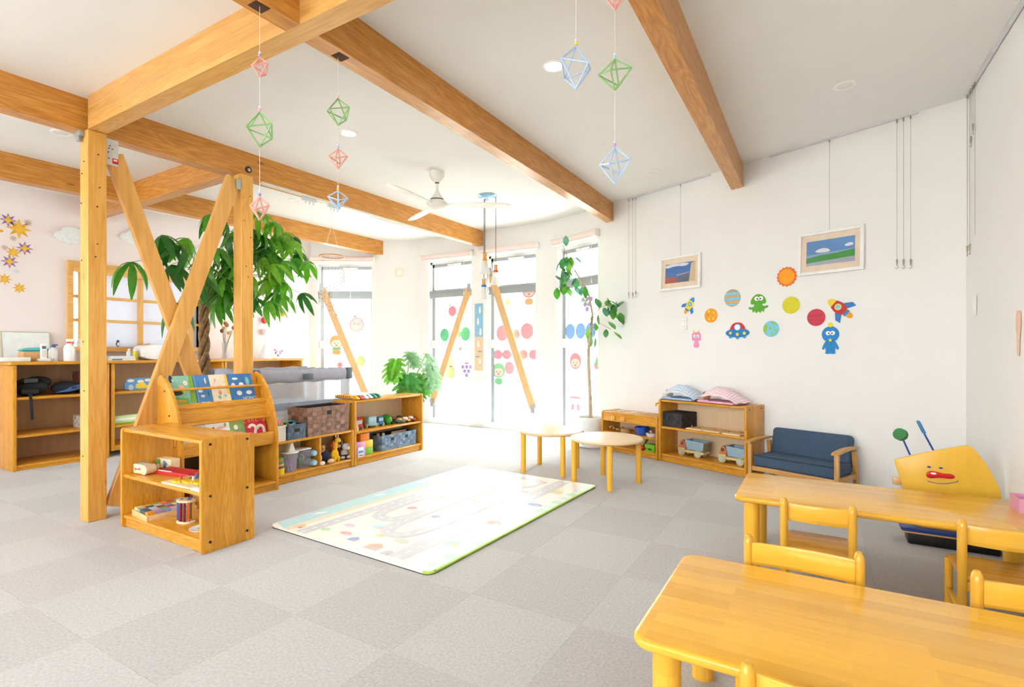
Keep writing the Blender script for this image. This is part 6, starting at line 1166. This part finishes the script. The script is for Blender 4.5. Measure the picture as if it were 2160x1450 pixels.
def bottle(label, x, y, r, h, c, cap, style=0, band=None):
    t = thing('bottle', label, 'bottle', A_WS(x, y, ZT), H2); MB().lathe([(0, 0), (r * .95, 0), (r, .006), (r, h * .62), (r * .8, h * .75), (r * .42, h * .84), (r * .42, h * .88), (0, h * .88)], n=22).build('body', mat(c, .3), t)
    if style == 1:
        MB().cyl((0, 0, h * .86), (0, 0, h * .95), r * .4, n=14).build('collar', mat(cap, .35), t); MB().rbox(-.02, .045, -.012, .012, h * .95, h * 1.1, .005).build('spray_head', WHITE, t); MB().rbox(.03, .04, -.006, .006, h * .86, h * .97, .002).build('trigger', mat(cap, .35), t)
    elif style == 2: MB().cyl((0, 0, h * .86), (0, 0, h * .95), r * .5, n=14).build('collar', mat(cap, .35), t); MB().rbox(-.01, .035, -.008, .008, h * .97, h * 1.04, .004).build('pump', mat(cap, .35), t)
    else: MB().cyl((0, 0, h * .86), (0, 0, h), r * .5, n=14).build('cap', mat(cap, .35), t)
    if band: MB().prism(circ(r * .55, 16, 0, h * .3, .8, 1.2), -r - .0006, -r * .98, 'y').build('label_print', mat(band, .4), t, 0)
bottle('white pump bottle with a blue head by the phone', .32, .14, .036, .15, '#f3f3f1', '#2f5fa8', 2); bottle('white spray bottle with a red collar', .425, .10, .042, .19, '#f5f5f3', '#d8262c', 1)
bottle('white squeeze bottle with a blue oval label', .605, .12, .034, .19, '#f4f5f6', '#f2f2f0', 0, '#3a78c0'); bottle('slim white bottle behind the spray bottle', .49, .2, .026, .15, '#eef0f2', '#e8e8e6')
bottle('bottle of yellow liquid by the clear jar', 1.0, .15, .026, .11, '#dcd02a', '#f2f2ee'); bottle('clear jar next to the yellow bottle', .955, .18, .024, .12, '#e4e6e4', '#efefec')
one('magnifier_lamp', MB().tube([(0, 0, .0), (.04, 0, .05), (.09, 0, .11)], .004, 6).lathe([(0, -.012), (.05, -.006), (.05, .006), (0, .012)], (.02, -.02, .17), 24, 'y'), mat('#e8e4dc', .3), 'pale round hand mirror among the bottles', 'mirror', A_WS(.53, .16, ZT), H2)
t = thing('paper_stack', 'stack of white paper packets with blue print', 'paper packs', A_WS(.86, .15, ZT), H2); MB().rbox(-.11, .11, -.08, .08, 0, .02, .003).build('packet', mat('#eef0f4', .5), t); MB().rbox(-.09, .11, -.07, .08, .021, .045, .003).build('packet', mat('#e6e8ee', .5), t); MB().box(-.1, -.01, -.0806, -.08, .004, .016).build('blue_print', mat('#3a78c0', .5), t, 0)
t = thing('desk_printer', 'white rounded tabletop printer behind the braces', 'printer', A_WS(1.24, .2, ZT), H2); MB().prism(smoothpoly([(-.19, .0), (.19, .0), (.2, .06), (.19, .15), (.1, .165), (-.16, .165), (-.2, .1)], 2), -.13, .13, 'y', .01, 2).build('housing', mat('#f5f6f6', .3), t); MB().box(.02, .12, -.131, -.13, .125, .14).build('panel_print', mat('#b8bcc0', .3), t, 0)
t = thing('penguin_figure', 'tiny penguin figure on the lattice window sill', 'figurine', (-6.41, 2.66, 1.092), H2); MB().ball((0, 0, .028), .02, .9, .8, 1.4, 12, 8).build('body', mat('#3a3f48', .5), t); MB().ball((0, -.008, .026), .016, .8, .8, 1.3, 12, 8).build('belly', WHITE, t); MB().ball((0, 0, .058), .013, 1, 1, 1, 10, 7).build('head', mat('#33373e', .5), t)
one('orange_figure', MB().ball((0, 0, .018), .018, 1.6, .8, .9, 12, 8).ball((.03, 0, .03), .011, 1, 1, 1, 10, 6), mat('#e89a2a', .5), 'tiny orange animal figure on the lattice window sill', 'figurine', (-6.41, 2.93, 1.092), H2)
# dried flowers, craft cards
t = thing('dried_flowers', 'dried flowers standing in a clear vase on the worktop', 'flower vase', A_WS(1.98, .2, ZT)); MB().lathe([(0, 0), (.03, 0), (.026, .08), (.034, .2), (.031, .2), (.023, .08), (.027, .005), (0, .005)], n=20).build('vase', mat('#e8ecea', .1, alpha=.35), t)
random.seed(6)
for k in range(11):
    a = random.uniform(-.13, .13); b = random.uniform(-.08, .08); h = random.uniform(.3, .46); sm_ = MB().tube([(0, 0, .02), (a * .4, b * .4, h * .6), (a, b, h)], .002, 5).build('stem', mat('#8a6a40', .8), t)
    MB().ball((a, b, h), random.uniform(.012, .026), 1, 1, 1.2, 8, 6).build('flower_head', mat(random.choice(['#c89a5a', '#7a4a30', '#d8b88a', '#b07a4a', '#4a3a34']), .9, var=.4, vs=90, bump=.6), sm_)
t = thing('craft_card', 'white card with paper pink and green flowers', 'card', A_WS(2.14, .17, ZT), rot=(-.12, 0, H2)); MB().box(-.07, .07, 0, .004, 0, .16).build('card', mat('#f6f4f0', .7), t, 0)
for x, z, c in ((-.03, .12, '#8cc83a'), (.03, .13, '#d860b0'), (.0, .08, '#e070b8'), (.04, .06, '#6ab84a')): MB().prism(star(6, .028, .016), -.0012, 0, 'y').xf(Matrix.Translation((x, 0, z))).build('paper_flower', mat(c, .7), t, 0)
t = thing('craft_card', 'arched white card with red and green stickers near the shelf end', 'card', A_WS(2.70, .17, ZT), rot=(-.12, 0, H2)); MB().prism(smoothpoly([(-.09, 0), (.09, 0), (.07, .12), (.0, .2), (-.07, .17)], 1), 0, .004, 'y').build('card', mat('#f2f0f0', .7), t, 0)
for k in range(9): MB().prism(circ(.013, 8, random.uniform(-.06, .06), random.uniform(.02, .14)), -.001, 0, 'y').build('round_print', mat(random.choice(['#e0506a', '#5ab060', '#f0b040', '#7a8ad0', '#d880b8']), .7), t, 0)
one('paper_cone', MB().lathe([(.085, 0), (.0, .2)], n=20).lathe([(.08, 0), (0, .19)], n=20), mat('#f4f5f7', .7), 'white paper cone tent on the worktop', 'paper cone', A_WS(2.48, .16, ZT))
one('charger_cable', MB().tube([(.0, 0, .01), (.05, .02, .03), (.1, 0, .02), (.08, -.04, .012), (.02, -.03, .02), (-.04, 0, .014), (-.02, .04, .03), (.04, .03, .02)], .004, 6), mat('#f2f2f0', .4), 'white cable coiled on the worktop beside the vase', 'cable', A_WS(2.02, .07, ZT), H2)
# felt balls and pots pinned on the pink wall end
for y, z, c, r, lab in ((4.62, 1.72, '#d04aa8', .045, 'magenta paper ball on the wall end'), (4.64, 1.56, '#f0c860', .035, 'yellow paper cup on the wall end'), (4.36, 1.46, '#d83048', .045, 'crimson paper ball on the wall end'), (4.36, 1.30, '#efdfe6', .04, 'pale pink paper cup on the wall end')):
    one('paper_ball', MB().ball((0, 0, 0), r, .6, 1, 1.05, 16, 10) if 'ball' in lab else MB().lathe([(0, -r), (r * .7, -r), (r, r), (r * .9, r), (r * .6, -r * .9), (0, -r * .9)], n=16), mat(c, .7), lab, 'paper decoration', (-6.41, y, z))
# ---- inside the long shelf
t = thing('baby_carrier', 'black baby carrier with a buckle and a hanging strap', 'baby carrier', A_WS(.17, .18, .64), H2); BC = mat('#17181c', .8, var=.3, vs=20, bump=.4)
MB().ball((0, 0, .08), .13, 1, .9, .62, 18, 12).ball((.06, .02, .12), .09, 1.1, 1, .6, 16, 10).build('padding', BC, t); MB().rbox(-.1, .02, -.14, -.06, .02, .07, .015, 3).build('waist_belt', mat('#222428', .7), t); MB().rbox(-.08, .02, -.12, -.03, .12, .16, .01).build('buckle', mat('#3a3d44', .4), t)
MB().tube([(-.06, -.13, .03), (-.06, -.2, .02), (-.055, -.21, -.1), (-.05, -.205, -.2)], .012, 4).xf(Matrix.Diagonal((1, 1, 1, 1))).build('strap', BC, t)
t = thing('baby_carrier', 'dark carrier with blue stripes beside the brown box', 'baby carrier', A_WS(.42, .16, .64), H2); MB().ball((0, 0, .06), .10, 1.1, .9, .62, 18, 12).build('padding', mat('#1c2230', .85, bump=.4), t)
for k in range(5): MB().tube([(-.1 + .02 * k, -.07 - .004 * k, .02 + .006 * k), (0, -.09, .03 + .008 * k), (.1, -.06, .05 + .01 * k)], .004, 5).build('stripe', mat('#4a6fa8', .8), t)
basket('brown woven box on the upper board of the long shelf', A_WS(.61, .22, .64), H2, .14, .24, .2, '#7a5240', 5, 7, 0, BKB, False)
basket('small cream woven box on the lower board of the long shelf', A_WS(.59, .16, .31), H2, .16, .16, .11, '#d8cfc2', 6, 5, 0, None, False)
t = thing('picture_board', 'blue shaped board book with a yellow car', 'board book', A_WS(1.03, .10, .64), rot=(-.1, 0, H2)); MB().prism(smoothpoly([(-.14, 0), (.14, 0), (.15, .08), (.1, .13), (.04, .12), (0, .13), (-.06, .12), (-.12, .13), (-.15, .06)], 1), 0, .012, 'y').build('board', mat('#5f9fd8', .4), t, 0)
for x, z in ((-.09, .1), (.07, .1), (.0, .09)): MB().prism(circ(.025, 10, x, z, 1.3, .6), -.001, 0, 'y').build('cloud_print', WHITE, t, 0)
MB().prism(smoothpoly([(-.05, .015), (.08, .015), (.08, .045), (.05, .05), (.035, .08), (-.02, .08), (-.05, .05)], 1), -.002, 0, 'y').build('car_print', mat('#f0d02a', .4), t, 0); MB().prism(circ(.03, 12, -.09, .03, .8, 1), -.0015, 0, 'y').build('bear_print', mat('#c8d0dc', .5), t, 0)
t = thing('green_box', 'pale green printed box on the lower board', 'box', A_WS(.91, .11, .31), H2); MB().rbox(-.13, .13, -.04, .04, 0, .085, .003).build('carton', mat('#cfe8a0', .4), t); MB().box(-.12, .11, -.0406, -.04, .035, .06).build('label_print', mat('#f4f8ec', .4), t, 0); MB().box(-.13, .13, -.0408, -.0402, .002, .014).build('green_print', mat('#8ac83a', .4), t, 0)
one('white_tray', MB().rbox(-.1, .1, -.14, .14, 0, .04, .008), mat('#eeece4', .4), 'cream tray at the rounded end of the worktop', 'tray', A_WS(.03, .17, ZT), H2)
one('foam_mat', MB().rbox(-.25, .25, -.4, .4, 0, .012, .003), mat('#f3efe9', .5), 'white foam mat on the carpet behind the tall toy shelf', 'mat', (-4.25, 4.12, 0), 0)
